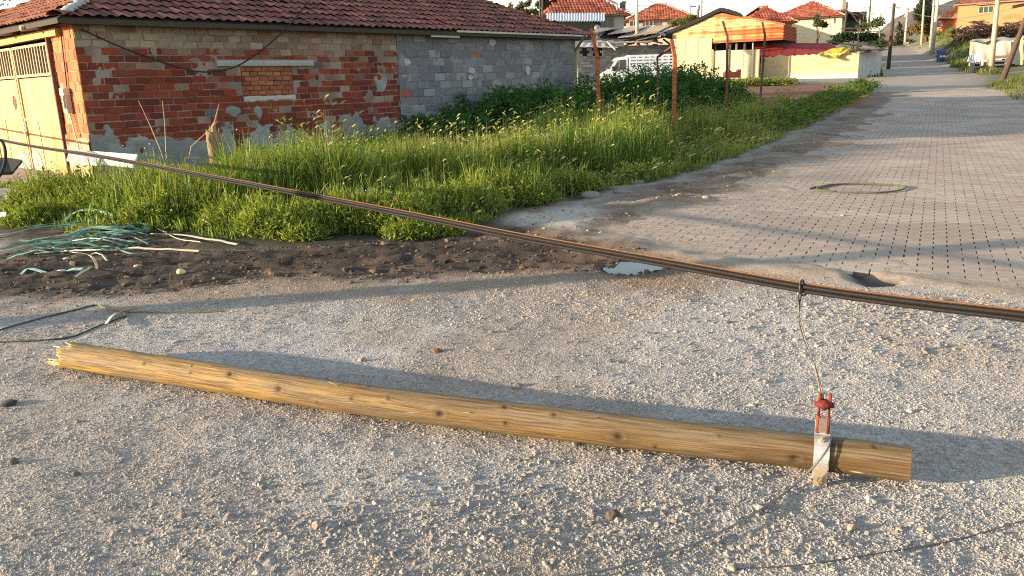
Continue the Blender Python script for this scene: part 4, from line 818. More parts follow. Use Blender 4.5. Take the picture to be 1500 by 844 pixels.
# ---- green strapping torn from a fibre pile
random.seed(21)
def strip(pxs,w,c,label,group,lift=.0,arch=0.):
    P_=cr([gpt(px,py,.02+lift) for px,py in pxs],7); n=len(P_); T_=np.gradient(P_,axis=0);T_/=np.linalg.norm(T_,axis=1)[:,None]; tw=random.uniform(-.5,.5); vs=[]
    for i,p in enumerate(P_):
        p=p.copy();p[2]=max(p[2],float(gh(p[0],p[1])[0])+.012+lift)+arch*math.sin(math.pi*i/(n-1))
        s_=np.cross(Z3,T_[i]);s_/=np.linalg.norm(s_); s_=s_*math.cos(tw)+Z3*math.sin(tw); q=np.cross(T_[i],s_); tw+=random.uniform(-.12,.12)
        vs+=[p-s_*w/2,p+s_*w/2,p+s_*w/2+q*.006,p-s_*w/2+q*.006]
    fs=[(4*i+k,4*i+(k+1)%4,4*i+4+(k+1)%4,4*i+4+k) for i in range(n-1) for k in range(4)]+[(3,2,1,0),(4*n-4,4*n-3,4*n-2,4*n-1)]
    mb=MB(c);mb.add(vs,fs); o=mb.build('plastic_strip',M_plas); return tag(o,label,'plastic strip',group)
GR='torn plastic strips at the edge of the grass'
for k in range(44):
    x0=random.uniform(-30,175);y0=random.uniform(336,388) if x0<70 else random.uniform(334,368); ln=random.uniform(70,170);sl=-.10+random.gauss(0,.10)
    c=jc(random.choice(((.085,.20,.14),(.12,.25,.18),(.06,.16,.11),(.20,.32,.25),(.08,.19,.12),(.26,.30,.22))),.2)
    x1=min(x0+ln,218)
    strip([(x0,y0),(x0+(x1-x0)*.35,y0+sl*ln*.35+random.gauss(0,3)),(x0+(x1-x0)*.7,y0+sl*ln*.6+random.gauss(0,3)),(x1,max(331,min(372,y0+sl*ln)))],random.uniform(.012,.026),c,'green torn plastic strip in the tangle at the left edge of the grass',GR,random.uniform(0,.06),random.uniform(0,.07))
strip([(-10,402),(20,399),(44,394),(80,399),(122,400)],.03,(.22,.42,.35),'pale green plastic strip lying alone on the mud near the left edge',GR)
strip([(95,333),(110,329),(130,328),(160,332),(180,336)],.035,(.34,.46,.36),'pale green plastic strip arching highest out of the tangle',GR,.05,.10)
for pts,lb in(([(218,334),(240,344),(262,356),(295,363)],'beige strip curving out of the right end of the green tangle'),([(222,345),(265,350),(300,357),(348,364)],'long straight beige strip ending furthest right on the mud'),([(110,369),(170,368),(230,370),(292,373)],'long thin beige strip lying across the dark mud'),([(72,363),(105,373),(135,384),(141,393),(128,404),(112,414)],'beige strip hooked round at its right end on the mud'),([(134,378),(146,382),(158,386)],'short beige strip on the mud beside the hooked one'),([(22,339),(50,336),(70,333)],'short beige strip at the left top of the green tangle')):
    strip(pts,.022,(.50,.43,.30),lb,GR,.0,.02)
# little litter on the mud and gravel
def lump(px,py,r,c,name,label,cat,mat,seed,flat=.6,ov=.3):
    p=gpt(px,py,r*flat*.45); mb=MB(c); mb.blob(p,(r,r*.8,r*flat),seed,2,ov); o=mb.build(name,mat,None,True); return tag(o,label,cat)
lump(265,405,.045,(.60,.52,.28),'yellow_chunk','small pale yellow chunk on the dark mud','chunk',M_stone,3)
lump(92,403,.035,(.55,.53,.50),'white_scrap','white scrap on the mud beside the pale green strip','scrap',M_white,4,.3)
lump(98,384,.03,(.5,.47,.42),'white_scrap','white scrap on the mud below the green tangle','scrap',M_white,5,.4)
lump(203,396,.04,(.40,.30,.2),'wood_chip','brown wood chip standing in the dark mud','chip',M_wood,6,.35)
lump(640,515,.034,(.19,.09,.05),'dry_leaf','rust brown dry leaf on the gravel beyond the pole','leaf',M_soil,7,.4)
lump(900,764,.028,(.085,.065,.05),'soil_clod','dark soil clod with chips on the gravel below the pole','clod',M_soil,8,.8,.5)
lump(12,593,.045,(.05,.045,.045),'soil_clod','flat dark clod at the left edge below the splintered end','clod',M_soil,9,.3,.5)
lump(20,680,.024,(.12,.11,.10),'soil_clod','small dark clod at the left edge of the lower gravel','clod',M_soil,10,.7,.5)
lump(112,697,.018,(.12,.11,.10),'soil_clod','smallest dark clod on the lower left gravel','clod',M_soil,11,.7,.5)
lump(216,341,.055,(.42,.40,.33),'pale_stone','pale stone beside the beige strip on the mud','stone',M_stone,12,.7)
for k,(px,py,r) in enumerate(((866,289,.13),(1005,270,.05),(1036,291,.06),(905,284,.07),(935,270,.09))):
    lb=['flat grey stone at the foot of the grass, largest on the dirt shoulder','small stone on the dirt shoulder, between grass and pavers','small pale stone at the left border of the pavers','grey stone right of the largest shoulder stone','grey brown stone on the heaped dirt by the grass'][k]
    lump(px,py,r,[(.25,.22,.19),(.22,.19,.16),(.26,.23,.2),(.22,.2,.17),(.19,.16,.13)][k],'stone',lb,'stone',M_stone,20+k,.45)
p=onG(.79,16.2); mb=MB((.52,.46,.40)); mb.blob(p+Z3*.28,(.36,.26,.27),31,3,.3); o=mb.build('white_rock',M_stone,None,True); tag(o,'pale boulder showing among the golden grass','rock')
# rubbish behind the front grass
for k,(px,py,Y,sz,lb) in enumerate(((1016,199,20.2,.20,'crumpled white plastic bag in the grass, the larger right one'),(1000,204,19.6,.13,'crumpled white plastic bag in the grass, the smaller left one'))):
    q=W(px,py,Y); mb=MB((.55,.57,.56)); mb.blob(q,(sz*1.1,sz*.7,sz*.7),40+k,3,.55); o=mb.build('plastic_bag',M_cloth,None); tag(o,lb,'bag')
# ---- stump
q=onG(-6.10,16.6); q=np.array([*W(320,240,14.8)[:2],0]);q[2]=float(gz(*q[:2]))
st=thing('tree_stump','pollarded tree stump with one split upright shard, in the grass before the brick wall','tree stump',q)
tz=W(318,193,14.8)[2]; mb=MB((.22,.15,.085)); P_=[q-Z3*.1+np.array([.0,0,0]),q+Z3*.15,q+Z3*.4+np.array([-.02,0,0]),np.array([q[0]-.03,q[1],tz-.12]),np.array([q[0]-.03,q[1],tz])]; mb.tube(P_,[.17,.14,.125,.135,.12],14,jit=.12); mb.build('trunk',M_bark,st,True)
t0=np.array([q[0]-.02,q[1],tz-.05]); mb=MB((.30,.21,.12)); mb.tube([t0-np.array([.02,0,.15]),t0+np.array([.01,0,.15]),t0+np.array([.05,0,.22]),W(321,152,14.8)],[.08,.04,.022,.006],7,jit=.15); mb.build('shard',M_wood,st)
mb=MB((.34,.26,.14))
for k in range(7): an=k*.9; mb.tube([t0+np.array([.1*math.cos(an),.08*math.sin(an),-.02]),t0+np.array([.13*math.cos(an),.10*math.sin(an),.05+.06*(k%3)])],[.02,.003],5)
mb.build('splinter',M_wood,st)
# dry stalks leaning by the wall
for k,(a_,b_) in enumerate((((236,222),(203,148)),((243,222),(238,148)),((280,215),(318,178)),((500,190),(515,172)))):
    Y=14.6 if k<3 else 18.6; mb=MB((.42,.36,.26)); mb.tube([W(*a_,Y)*1.25-W((a_[0]+b_[0])/2,(a_[1]+b_[1])/2,Y)*.25-Z3*.15,W(*a_,Y),W((a_[0]+b_[0])/2+1,(a_[1]+b_[1])/2,Y+.05),W(*b_,Y+.1)],[.008,.008,.006,.004],5); o=mb.build('dry_stalk',M_wood); tag(o,['dry stalk leaning left against the brick wall','dry upright stalk before the brick wall','dry stalk leaning towards the tree stump','short dry stalk before the middle of the brick wall'][k],'stalk')
# white boards lying in the grass below the wall corner
def board(name,label,c4,th_,c,mat=None,cat='board'):
    mb=MB(c); n=np.cross(c4[1]-c4[0],c4[3]-c4[0]); n/=np.linalg.norm(n); mb.poly(c4,th_,n); o=mb.build(name,mat or M_white); return tag(o,label,cat)
board('white_board','white board propped in the grass by the house corner, the long one on the right',[W(146,242,14.0),W(196,246,13.2),W(203,228,13.6),W(126,222,14.7)],.03,(.66,.63,.57))
board('white_board','white board propped in the grass by the house corner, the left notched one',[W(98,236,14.0),W(142,243,13.7),W(150,229,14.2),W(104,219,14.6)],.03,(.68,.65,.58))
# heap of slabs and dark sheet at the left edge
for k,(c4,cl,lb) in enumerate((([W(-20,300,11.6),W(14,302,11.5),W(18,281,12.1),W(-14,280,12.2)],(.34,.33,.32),'grey slab on the rubble heap at the left edge, the topmost'),([W(8,291,11.4),W(30,296,11.2),W(40,286,11.7),W(14,283,11.9)],(.50,.45,.36),'cream broken slab on the rubble heap at the left edge'),([W(-20,322,10.9),W(10,320,10.8),W(14,309,11.2),W(-18,306,11.4)],(.36,.38,.37),'blue grey slab low on the rubble heap at the left edge'),([W(-20,337,10.4),W(12,335,10.3),W(12,315,10.6),W(-20,318,10.8)],(.52,.54,.54),'white sheet lowest on the rubble heap at the left edge'))):
    board('rubble_slab',lb,c4,.05,cl,M_conc,'slab')
for k in range(14):
    px,py=random.uniform(-15,60),random.uniform(262,325)
    p=W(px,py,12.8-(py-262)*.034); p[2]=float(gz(p[0],p[1]))+.03; r=random.uniform(.05,.12); mb=MB(jc((.34,.32,.29),.3)); mb.blob(p,(r,r*.8,r*.6),60+k,1,.5); o=mb.build('rubble_lump',M_conc); tag(o,'small grey lump of rubble by the gate','rubble','rubble lumps by the gate')
mb=MB((.02,.018,.017)); c4=[W(-25,258,12.0),W(18,256,12.2),W(33,238,12.6),W(10,234,13.0),W(-25,236,13.0)]; n_=np.cross(c4[1]-c4[0],c4[3]-c4[0]);n_/=np.linalg.norm(n_); mb.poly(c4,.04,n_); o=mb.build('black_sheet',M_rub); tag(o,'crumpled black sheet leaning at the foot of the gate','sheet')
mb=MB((.02,.02,.02)); mb.tube(cr([W(-6,203,11.6),W(4,209,11.6),W(8,225,11.5),W(6,243,11.4),W(-1,258,11.3),W(-12,264,11.3)],6),.022,8); o=mb.build('black_hose',M_rub,None,True); tag(o,'black hose arching at the left edge in front of the gate','hose')
# ---- rusty fence posts
def fpost(base,topp,Y,bend,w,label,c=(.26,.085,.04),extra=None):
    """bend: list of pixels from base to top"""
    P_=[W(px,py,Y) for px,py in bend]; P_[0][2]=min(P_[0][2],float(gz(*P_[0][:2])))-.15
    t=thing('fence_post',label,'fence post',[P_[0][0],P_[0][1],float(gz(*P_[0][:2]))],'rusty bent fence posts')
    mb=MB(c); Q=[P_[0]]+P_[1:]
    for dx,dy,ww,hh in((0,0,w,.012),(-w/2+.007,.5*w+.008,.012,w)):
        R_=[q+np.array([dx,dy,0]) for q in Q]; vs=[]
        for q in R_: vs+=[q+np.array([i*ww/2,j*hh/2,0]) for i,j in((-1,-1),(1,-1),(1,1),(-1,1))]
        m_=len(R_); mb.add(vs,[(4*i+k,4*i+(k+1)%4,4*i+4+(k+1)%4,4*i+4+k) for i in range(m_-1) for k in range(4)]+[(3,2,1,0),(4*m_-4,4*m_-3,4*m_-2,4*m_-1)])
    mb.build('post',M_rust,t); P=np.array(Q)
    for k in range(7):
        f=random.uniform(.25,.98)*(len(Q)-1.001); i=int(f); p=Q[i]+(Q[i+1]-Q[i])*(f-i); mb=MB((.10,.05,.035)); mb.tube([p+np.array([-.05,-.05,0]),p+np.array([.0,-.06,.01]),p+np.array([.06,-.04,-.01]),p+np.array([.075,-.03,.02])],.006,5); mb.build('wire_twist',M_rust,t)
    return t
fpost(0,0,21.0,[(879,210),(877,140),(875,82),(866,42)],.088,'thick bright rusty fence post with bent top, nearest the block house',(.40,.12,.045))
fpost(0,0,18.6,[(988,208),(988,140),(989,84),(984,58)],.080,'stout rusty fence post left of the middle, with a brace to its neighbour',(.38,.115,.045))
pt=fpost(0,0,21.5,[(962,178),(964,130),(963,84)],.04,'thin dark rusty fence post behind the braced one',(.13,.055,.04))
mb=MB((.10,.05,.04)); mb.tube([W(963,84,21.5),W(983,69,18.9)],.03,6); o=mb.build('fence_brace',M_rust); tag(o,'short dark rusty bar bridging two fence posts','brace')
fpost(0,0,21.5,[(1063,190),(1065,120),(1066,54),(1059,31)],.05,'tall dark red fence post with bent top before the barn',(.17,.06,.04))
fpost(0,0,26.5,[(1112,166),(1117,110),(1121,52),(1117,32)],.055,'dark red fence post furthest right in the row',(.16,.055,.04))
pt=thing('wooden_stake','pale wooden stake standing at the right end of the block wall','stake',onG(*W(845,150,25.5)[:2])); mb=MB((.36,.27,.15)); mb.tube([W(841,160,25.5),W(843,110,25.5),W(845,72,25.5)],[.06,.055,.05],7); mb.build('stake_pole',M_wood,pt); mb=MB((.14,.11,.08)); mb.tube([W(842,76,25.5),W(858,50,25.3)],.04,6); mb.build('brace',M_wood,pt)
# ================================================================== BACKGROUND BUILDINGS
X3=np.array([1.,0,0]);Y3=np.array([0,1.,0]); random.seed(5)
def wallbox(parent,name,p,q,z0,z1,th_,c,mat,away=1):
    """wall from plan point p to q, thickness behind the face"""
    p=np.array([p[0],p[1],0.]);q=np.array([q[0],q[1],0.]);d=(q-p);L=np.linalg.norm(d);d/=L;n=np.array([-d[1],d[0],0])*away
    mb=MB(c);mb.box((p+q)/2+n*th_/2+Z3*(z0+z1)/2,(L,th_,z1-z0),(d,n,Z3)); return mb.build(name,mat,parent)
def hiphouse(name,label,cat,fl,fr,dep,zg,ze,rise,ov,wallc,roofc,rd=None,tw=.3,tl=.45,wmat=None,ridge=None):
    """hip-roofed house; fl, fr plan corners of the front, dep depth away from the viewer"""
    fl=np.array([fl[0],fl[1],0.]);fr=np.array([fr[0],fr[1],0.]);d=fr-fl;L=np.linalg.norm(d);d/=L;n=np.array([-d[1],d[0],0])
    t=thing(name,label,cat,fl+Z3*zg); mb=MB(wallc)
    mb.box(fl+d*L/2+n*dep/2+Z3*(zg-1+ze)/2,(L,dep,ze-zg+1),(d,n,Z3)); mb.build('wall',wmat or M_plast,t)
    c0=fl-d*ov-n*ov+Z3*ze; LL=L+2*ov; DD=dep+2*ov; rp=min(DD,LL)/2 if ridge is None else ridge; pit=rise/rp
    q=[c0,c0+d*LL,c0+d*LL+n*DD,c0+n*DD]
    tiles('roof_tiles',t,c0,d,n,LL,DD/2,rise/(DD/2) if DD<=LL else pit,tw,tl,roofc,nx=4,amp=.035,mat=M_tilefar)
    tiles('roof_tiles',t,q[1],n,-d,DD,DD/2,rise/(DD/2),tw,tl,roofc,nx=4,amp=.035,mat=M_tilefar)
    tiles('roof_tiles',t,q[3],-n,d,DD,DD/2,rise/(DD/2),tw,tl,roofc,nx=4,amp=.035,mat=M_tilefar)
    tiles('roof_tiles',t,q[2],-d,-n,LL,DD/2,rise/(DD/2),tw,tl,roofc,nx=4,amp=.035,mat=M_tilefar)
    r0=c0+d*DD/2+n*DD/2+Z3*rise; r1=c0+d*(LL-DD/2)+n*DD/2+Z3*rise
    mb=MB((.10,.05,.035)); dn=-Z3*.05; P=[p+dn for p in q]+[r0+dn,r1+dn]; mb.add(P+[p+dn*2 for p in P],[(0,1,5,4),(1,2,5),(2,3,4,5),(3,0,4),(6,10,11,7),(7,11,8),(8,11,10,9),(9,10,6),(0,6,7,1),(1,7,8,2),(2,8,9,3),(3,9,6,0)]); mb.build('roof_boarding',M_wood,t)
    cf=lambda a,b:jc((.50,.27,.18),.2)
    for a_,b_ in((q[0],r0),(q[1],r1),(r0,r1)):
        if np.linalg.norm(b_-a_)>.5: caps(t,a_,b_,.16,cf,mat=M_tilefar,step=.5)
    t['_']=0; del t['_']
    return t,fl,d,n,L
rf=lambda s,t:jc(random.choice(((.42,.11,.055),(.36,.09,.045),(.48,.15,.07),(.33,.10,.06))),.15)
rf2=lambda s,t:jc(random.choice(((.40,.095,.045),(.34,.08,.045),(.44,.12,.06))),.15)
def window(parent,p,d,n,w,h,name='window',fc=(.5,.5,.5),bars=1):
    """p centre on the wall face, d along, n into the wall"""
    mb=MB(fc); f=.07
    mb.box(p-n*.03+Z3*h/2,(w+f,.08,f),(d,n,Z3));mb.box(p-n*.03-Z3*h/2,(w+f,.08,f),(d,n,Z3))
    for k in range(bars+2): mb.box(p-n*.028+d*(-w/2+w*k/(bars+1)),(f,.07,h-f-.004),(d,n,Z3))
    o=mb.build(name,M_white,parent); mb=MB((.03,.03,.03)); mb.box(p-n*.004,(w,.012,h),(d,n,Z3)); mb.build('pane',M_glass,o); return o
# --- A: grey house with the corrugated awning
YA=75.; fl=W(797,30,YA);fr=W(914,30,YA+1); ze=W(850,22,YA)[2]
hA,fA,dA,nA_,LA=hiphouse('tiled_house','two storey grey house with orange red hip roof and a white corrugated awning','house',fl,fr,9.0,float(gz(5,75))-.5,ze,2.75,.55,(.42,.40,.37),rf)
mb=MB((.68,.70,.73)); ns=86; vs=[]; p0=W(801,31,YA-1.7);p1=W(886,31,YA-1.6);h0=W(801,19.5,YA-.5);h1=W(886,19.5,YA-.4)
for i in range(ns+1):
    t=i/ns; o_=.07*math.sin(i*math.pi/2.0); vs+=[p0*(1-t)+p1*t+Z3*o_,h0*(1-t)+h1*t+Z3*o_]
mb.add(vs+[v-Z3*.02 for v in vs],[(2*i,2*i+2,2*i+3,2*i+1) for i in range(ns)]); mb.build('awning',M_white,hA,True)
mb=MB((.022,.028,.024)); a_=W(800,55,YA-.06);b_=W(879,55,YA-.05); zt=W(840,30,YA)[2]; mb.box(np.array([(a_[0]+b_[0])/2,(a_[1]+b_[1])/2,(a_[2]+zt)/2]),(b_[0]-a_[0],.06,zt-a_[2])); mb.build('porch_shade_panel',M_cloth,hA)  # near-black sheet under the awning: the deep porch shade as colour
for x_,y_ in ((884,36),(892,36)): pass
window(hA,W(890,35,YA-.03+.7),dA,nA_,1.1,1.2,fc=(.32,.30,.34))
mb=MB((.40,.38,.35)); mb.box(fA+dA*LA/2-nA_*.3+Z3*(ze-.08),(LA+1.0,.5,.10),(dA,nA_,Z3)); mb.build('eave_board',M_wood,hA)
q=W(912,15,78); mb=MB((.13,.12,.12)); mb.box(q+Z3*-.1,(.5,.5,1.5)); mb.box(q+Z3*.72+X3*.12,(.42,.45,.12)); mb.box(q+X3*-.45-Z3*.35,(.35,.4,.9)); mb.build('chimney',M_mas,hA)
mb=MB((.3,.3,.3)); mb.tube(cr([W(885,-10,74),W(890,-1,74),W(902,5,74),W(904,8,74),W(904,14,74)],5),[.1]*21,8); mb.build('stove_pipe',M_met,hA)
# --- B: second red roof
fl=W(918,35,93);fr=W(1018,35,92); tB,fB,dB,nB,LB=hiphouse('tiled_house','small pinkish house with low orange red hip roof, behind the patched shed','house',fl,fr,6.6,float(gz(15,92)),W(965,28.5,92)[2],1.95,.35,(.55,.43,.34),rf)
for px in(928,951): window(tB,W(px,34.5,92.4),dB,nB,.85,.55,fc=(.45,.40,.33))
mb=MB((.5,.42,.36)); mb.box(W(946,15,90.5),(.28,.3,.5)); mb.build('vent_pipe',M_mas,tB)
# --- C: cream house with two roofs
fl=W(1128,35,100);fr=W(1233,35,96); hC,fC,dC,nC,LC=hiphouse('tiled_house','cream house with a long red hip roof, above the red sheet roof','house',fl,fr,8.4,float(gz(32,97)),W(1180,25.5,97)[2],2.15,.5,(.62,.52,.34),rf2)
for px,w_ in((1213,1.3),(1178,.8)): window(hC,W(px,35 if px>1200 else 31,100-4*(px-1128)/105.),dC,nC,w_,1.1,fc=(.55,.47,.36),bars=2)
q=W(1235.5,6,99); mb=MB((.50,.36,.27)); mb.box(q-Z3*.3,(.42,.45,1.9)); mb.build('chimney',M_mas,hC)
mb=MB((.10,.06,.05)); a_,b_=W(1236,15,96),W(1266,28,96); mb.poly([a_,b_,b_+Y3*6,a_+Y3*6],.14,Z3); mb.build('porch_roof',M_tilefar,hC)
mb=MB((.05,.05,.055)); a_=W(1234,30,97.5); mb.box(W(1245,33,99.5),(2.6,3.0,2.2)); mb.build('porch',M_cloth,hC)
mb=MB((.20,.15,.10)); mb.tube([W(1260,50,96),W(1260,27,96)],.09,6); mb.build('porch_post',M_wood,hC)
# lower front roof of C
fl=W(1096,35,84);fr=W(1160,42,84); t2,_,_,_,_=hiphouse('tiled_house','low house with red tiled hip roof and pale ridge, behind the orange barn','house',fl,fr,5.4,float(gz(26,84)),W(1125,33,84)[2],1.75,.45,(.5,.2,.12),rf2)
# --- D: barn with rusty corrugated gable
YB=lambda px: 66.2-.0262*(px-985)
YD=62.; barn=thing('corrugated_barn','barn with cream to rust orange corrugated gable over pale panels and a black felt roof','barn',[W(1060,115,YD)[0],YD,float(gz(18,YD))])
gx=[(985,60,0),(985,49,0),(1020,35,0),(1048,21,0),(1057,19,0),(1085,25,0),(1120,31.5,0),(1148,36,0),(1148,62,0)]
pl=W(985,60,YB(985));pr=W(1148,62,YB(1148)); xs_=np.arange(pl[0],pr[0]+.01,.05); topx=[W(a_,b_,YB(a_)) for a_,b_,_ in gx[1:8]]; tx_=[p[0] for p in topx];tz_=[p[2] for p in topx]
zb=W(1066,62.5,YB(1066))[2]; YX=lambda x: pl[1]+(pr[1]-pl[1])*(x-pl[0])/(pr[0]-pl[0]); vs=[];cs=[];nz=150; zt=max(tz_)
zs=np.linspace(zb,zt,nz)
pan=np.array([W(984,57,YD)[0],W(1043,57,YD)[0]])
XX=np.repeat(xs_[None],nz,0); ZZ=np.repeat(zs[:,None],len(xs_),1); TZ=np.interp(XX,tx_,tz_); ZZ2=np.minimum(ZZ,TZ)
rip=.035*np.sin(ZZ*2*np.pi/.24); V=np.stack([XX,YX(XX)+rip,ZZ2],2).reshape(-1,3)
fr_=(XX-pl[0])/(pr[0]-pl[0]); colm=np.array([.66,.50,.23])
sheet=np.floor(ZZ/.62); streak=fbm(XX*1.1+sheet*13,ZZ*7,401,4); rowr=fbm(np.floor(ZZ/.24)*7.3,np.floor(ZZ/.24)*0+2.,405,1); v_=.18+fr_*.75+.6*(streak-.5)+.75*(rowr-.5)*(.5+.5*fr_)+.12*(np.sin(XX*2*np.pi/.9)>.55)-.12*(ZZ>zb+1.7)*(1-fr_)
cc=L3(np.tile([.52,.39,.19],(XX.size,1)),(.40,.125,.035),ss(.34,.70,v_.ravel())); cc=L3(cc,(.24,.06,.022),ss(.72,1.05,v_.ravel())); cc=L3(cc,(.52,.38,.2),((np.abs(ZZ-(zb+1.28))<.10)&(fr_>.45)&(fr_<.99)).ravel()*.9)
nx_=len(xs_);ii=(np.arange(nz-1)[:,None]*nx_+np.arange(nx_-1)[None]); keep=((TZ[:-1,:-1]>ZZ[:-1,:-1]).ravel()); ii=ii.ravel()[keep]; F=np.stack([ii,ii+1,ii+1+nx_,ii+nx_],1)
place(mesh_np('gable_siding',V,F,M_corr,cc,True),barn)
# side wall going back, on the right
a_=W(1148,36,YB(1148));b_=W(1167,40,YB(1148)+4.5); n_=int(60);vs=[];cs=[]
for i in range(41):
    z_=zb+(a_[2]-zb)*i/40; 
    for p in(a_,b_): vs.append(np.array([p[0]+.04*math.sin(i*1.57),p[1],z_])); cs.append(jc((.40,.085,.035),.2))
mb=MB();mb.add(vs,[(2*i,2*i+1,2*i+3,2*i+2) for i in range(40)],cs); mb.build('side_siding',M_corr,barn)
back=np.array([.35,.94,0]); mb=MB((.010,.009,.008)); rl=[W(a_,b_,YB(a_)-.25) for a_,b_ in((968,54),(985,47.5),(1020,33.5),(1048,19.5),(1056,16.5),(1068,19),(1084,24.5))]
vs=[];m_=len(rl)
for p in rl: vs+=[p,p+back*7,p+Z3*.28,p+back*7+Z3*.28]
mb.add(vs,[(4*i+2,4*i+6,4*i+7,4*i+3) for i in range(m_-1)]+[(4*i,4*i+1,4*i+5,4*i+4) for i in range(m_-1)]+[(4*i,4*i+4,4*i+6,4*i+2) for i in range(m_-1)]+[(0,2,3,1),(4*m_-4,4*m_-3,4*m_-1,4*m_-2)]); mb.build('felt_roof',M_rub,barn)
mb=MB((.38,.10,.04)); vs=[];rl=[W(a_,b_,YB(a_)-.1) for a_,b_ in((1084,24.5),(1120,31),(1150,36.5))]
for p in rl: vs+=[p,p+back*6,p+Z3*.1,p+back*6+Z3*.1]
mb.add(vs,[(4*i+2,4*i+6,4*i+7,4*i+3) for i in range(2)]+[(4*i,4*i+1,4*i+5,4*i+4) for i in range(2)]+[(4*i,4*i+4,4*i+6,4*i+2) for i in range(2)]); mb.build('sheet_roof',M_corr,barn)
zg=float(gz(15,YD))-.3
def panelwall(px0,px1,pyt0,pyt1,Y,c,name,parent,n=3,mat=M_plast):
    Y0,Y1=(Y if np.ndim(Y) else (Y,Y)); a_,b_=W(px0,pyt0,Y0),W(px1,pyt1,Y1); mb=MB(c); a_[2]=max(a_[2],zg+.5)
    d=np.array([b_[0]-a_[0],b_[1]-a_[1],0]);L=np.linalg.norm(d);d/=L;nn=np.array([-d[1],d[0],0])
    for i in range(n):
        z1=a_[2]+(b_[2]-a_[2])*(i+.5)/n; m_=a_+d*L*(i+.5)/n+nn*(.06+random.uniform(0,.015)); m_[2]=(zg+z1)/2
        mb.box(m_,(L/n-.024,.12,z1-zg),(d,nn,Z3),jc(c,.04))
    for i in range(0):
        x0=a_[0]+(b_[0]-a_[0])*i/n+.012;x1=a_[0]+(b_[0]-a_[0])*(i+1)/n-.012; z1=a_[2]+(b_[2]-a_[2])*(i+.5)/n
        mb.box(((x0+x1)/2,Y+.06+random.uniform(0,.02),(zg+z1)/2),(x1-x0,.12,z1-zg),col=jc(c,.04))
    return mb.build(name,mat,parent)
panelwall(985,1043,57,56.5,(YB(985)-.15,YB(1043)-.15),(.42,.36,.23),'panel_wall',barn,3)
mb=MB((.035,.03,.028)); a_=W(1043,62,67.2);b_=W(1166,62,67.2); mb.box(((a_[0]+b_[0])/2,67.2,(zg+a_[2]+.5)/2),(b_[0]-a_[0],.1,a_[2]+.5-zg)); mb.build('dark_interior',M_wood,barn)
for px,w_,h_,cl in((1048,.12,3.3,(.12,.09,.07)),(1070,.08,1.6,(.16,.13,.1)),(1079,.10,1.6,(.3,.28,.26)),(1091,.12,1.7,(.12,.1,.09)),(1103,.08,1.6,(.4,.38,.35))):
    p=W(px,66,YB(px)+.5); mb=MB(cl); mb.box((p[0],p[1],p[2]+.2-h_/2+.3),(w_,.12,h_)); mb.build('barn_post',M_wood,barn)
gt=thing('yard_gate','low cream sheet metal yard gate in four panels below the barn gable','gate',[W(1080,115,61)[0],61,zg+.3])
panelwall(1044,1113,74.5,72.5,(62.8,61.0),(.46,.40,.26),'gate_panel',gt,3); 
for px in(1044,1067,1103,1112): yq=62.7-1.8*(px-1044)/69; p=W(px,72.5,yq); mb=MB((.50,.40,.24)); mb.box((p[0],yq,(zg+p[2])/2),(.09,.09,p[2]-zg)); mb.build('gate_post',M_plast,gt)
mb=MB((.13,.03,.025)); p=W(1072,112,59.6); mb.box(p+Z3*.1,(1.15,.55,.42)); mb.box(p+Z3*.36+X3*.48,(.25,.4,.22)); mb.blob(p+Z3*.3-X3*.3,(.3,.25,.18),3,1,.4); o=mb.build('red_trough',M_rust); tag(o,'dark red metal trough on the lane before the cream gate','trough')
# --- E: yellow wall with return
yw=thing('yellow_wall','peeling yellow rendered yard wall ending in a grey return by the road','wall',[*W(1259,115,59)[:2],zg])
a_=W(1115,84,62.5);b_=W(1259,76.5,59.0);e_=W(1292,76,62.0); ns=120;nz=24;vs=[];cs=[]
for j in range(nz+1):
    for i in range(ns+1):
        s=i/ns; p=a_*(1-s)+b_*s; zt=p[2]+.03*math.sin(i*.7); z_=zg+(zt-zg)*j/nz; p=np.array([p[0],p[1],z_]); nn=fbm(i*.12,j*.2,411,4); p[1]+=.02*(nn-.5)
        c_=np.array([.52,.40,.22]); f=float(ss(.50,.66,nn)*ss(1,.8,j/nz)); c_=c_*(1-f)+np.array([.52,.33,.17])*f; low=float(ss(.34,.22,j/nz+.12*(fbm(i*.1,j*.3,412)-.5))); c_=c_*(1-low)+np.array([.40,.40,.39])*low
        vs.append(p);cs.append(c_)
mb=MB();mb.add(vs,[(j*(ns+1)+i,j*(ns+1)+i+1,(j+1)*(ns+1)+i+1,(j+1)*(ns+1)+i) for j in range(nz) for i in range(ns)],cs); mb.build('front_render',M_plast,yw,True)
d_=(b_-a_);d_[2]=0;d_/=np.linalg.norm(d_);nw=np.array([-d_[1],d_[0],0])
mb=MB((.42,.36,.26)); q=[a_+nw*.03,b_+nw*.03,b_+nw*.26,a_+nw*.26]; mb.add([np.array([*p[:2],zg]) for p in q]+[p-Z3*.02 for p in q],[(0,1,5,4),(1,2,6,5),(2,3,7,6),(3,0,4,7),(4,5,6,7)]); mb.build('wall_core',M_mor,yw)
mb=MB((.42,.42,.42)); q=[b_+np.array([.02,.02,0]),e_,e_+np.array([-.2,.15,0]),b_+np.array([-.2,.3,0])]; mb.add([np.array([*p[:2],zg-.2]) for p in q]+[p-Z3*.01 for p in q],[(0,1,5,4),(1,2,6,5),(2,3,7,6),(3,0,4,7),(4,5,6,7)]); mb.build('end_return',M_conc,yw)
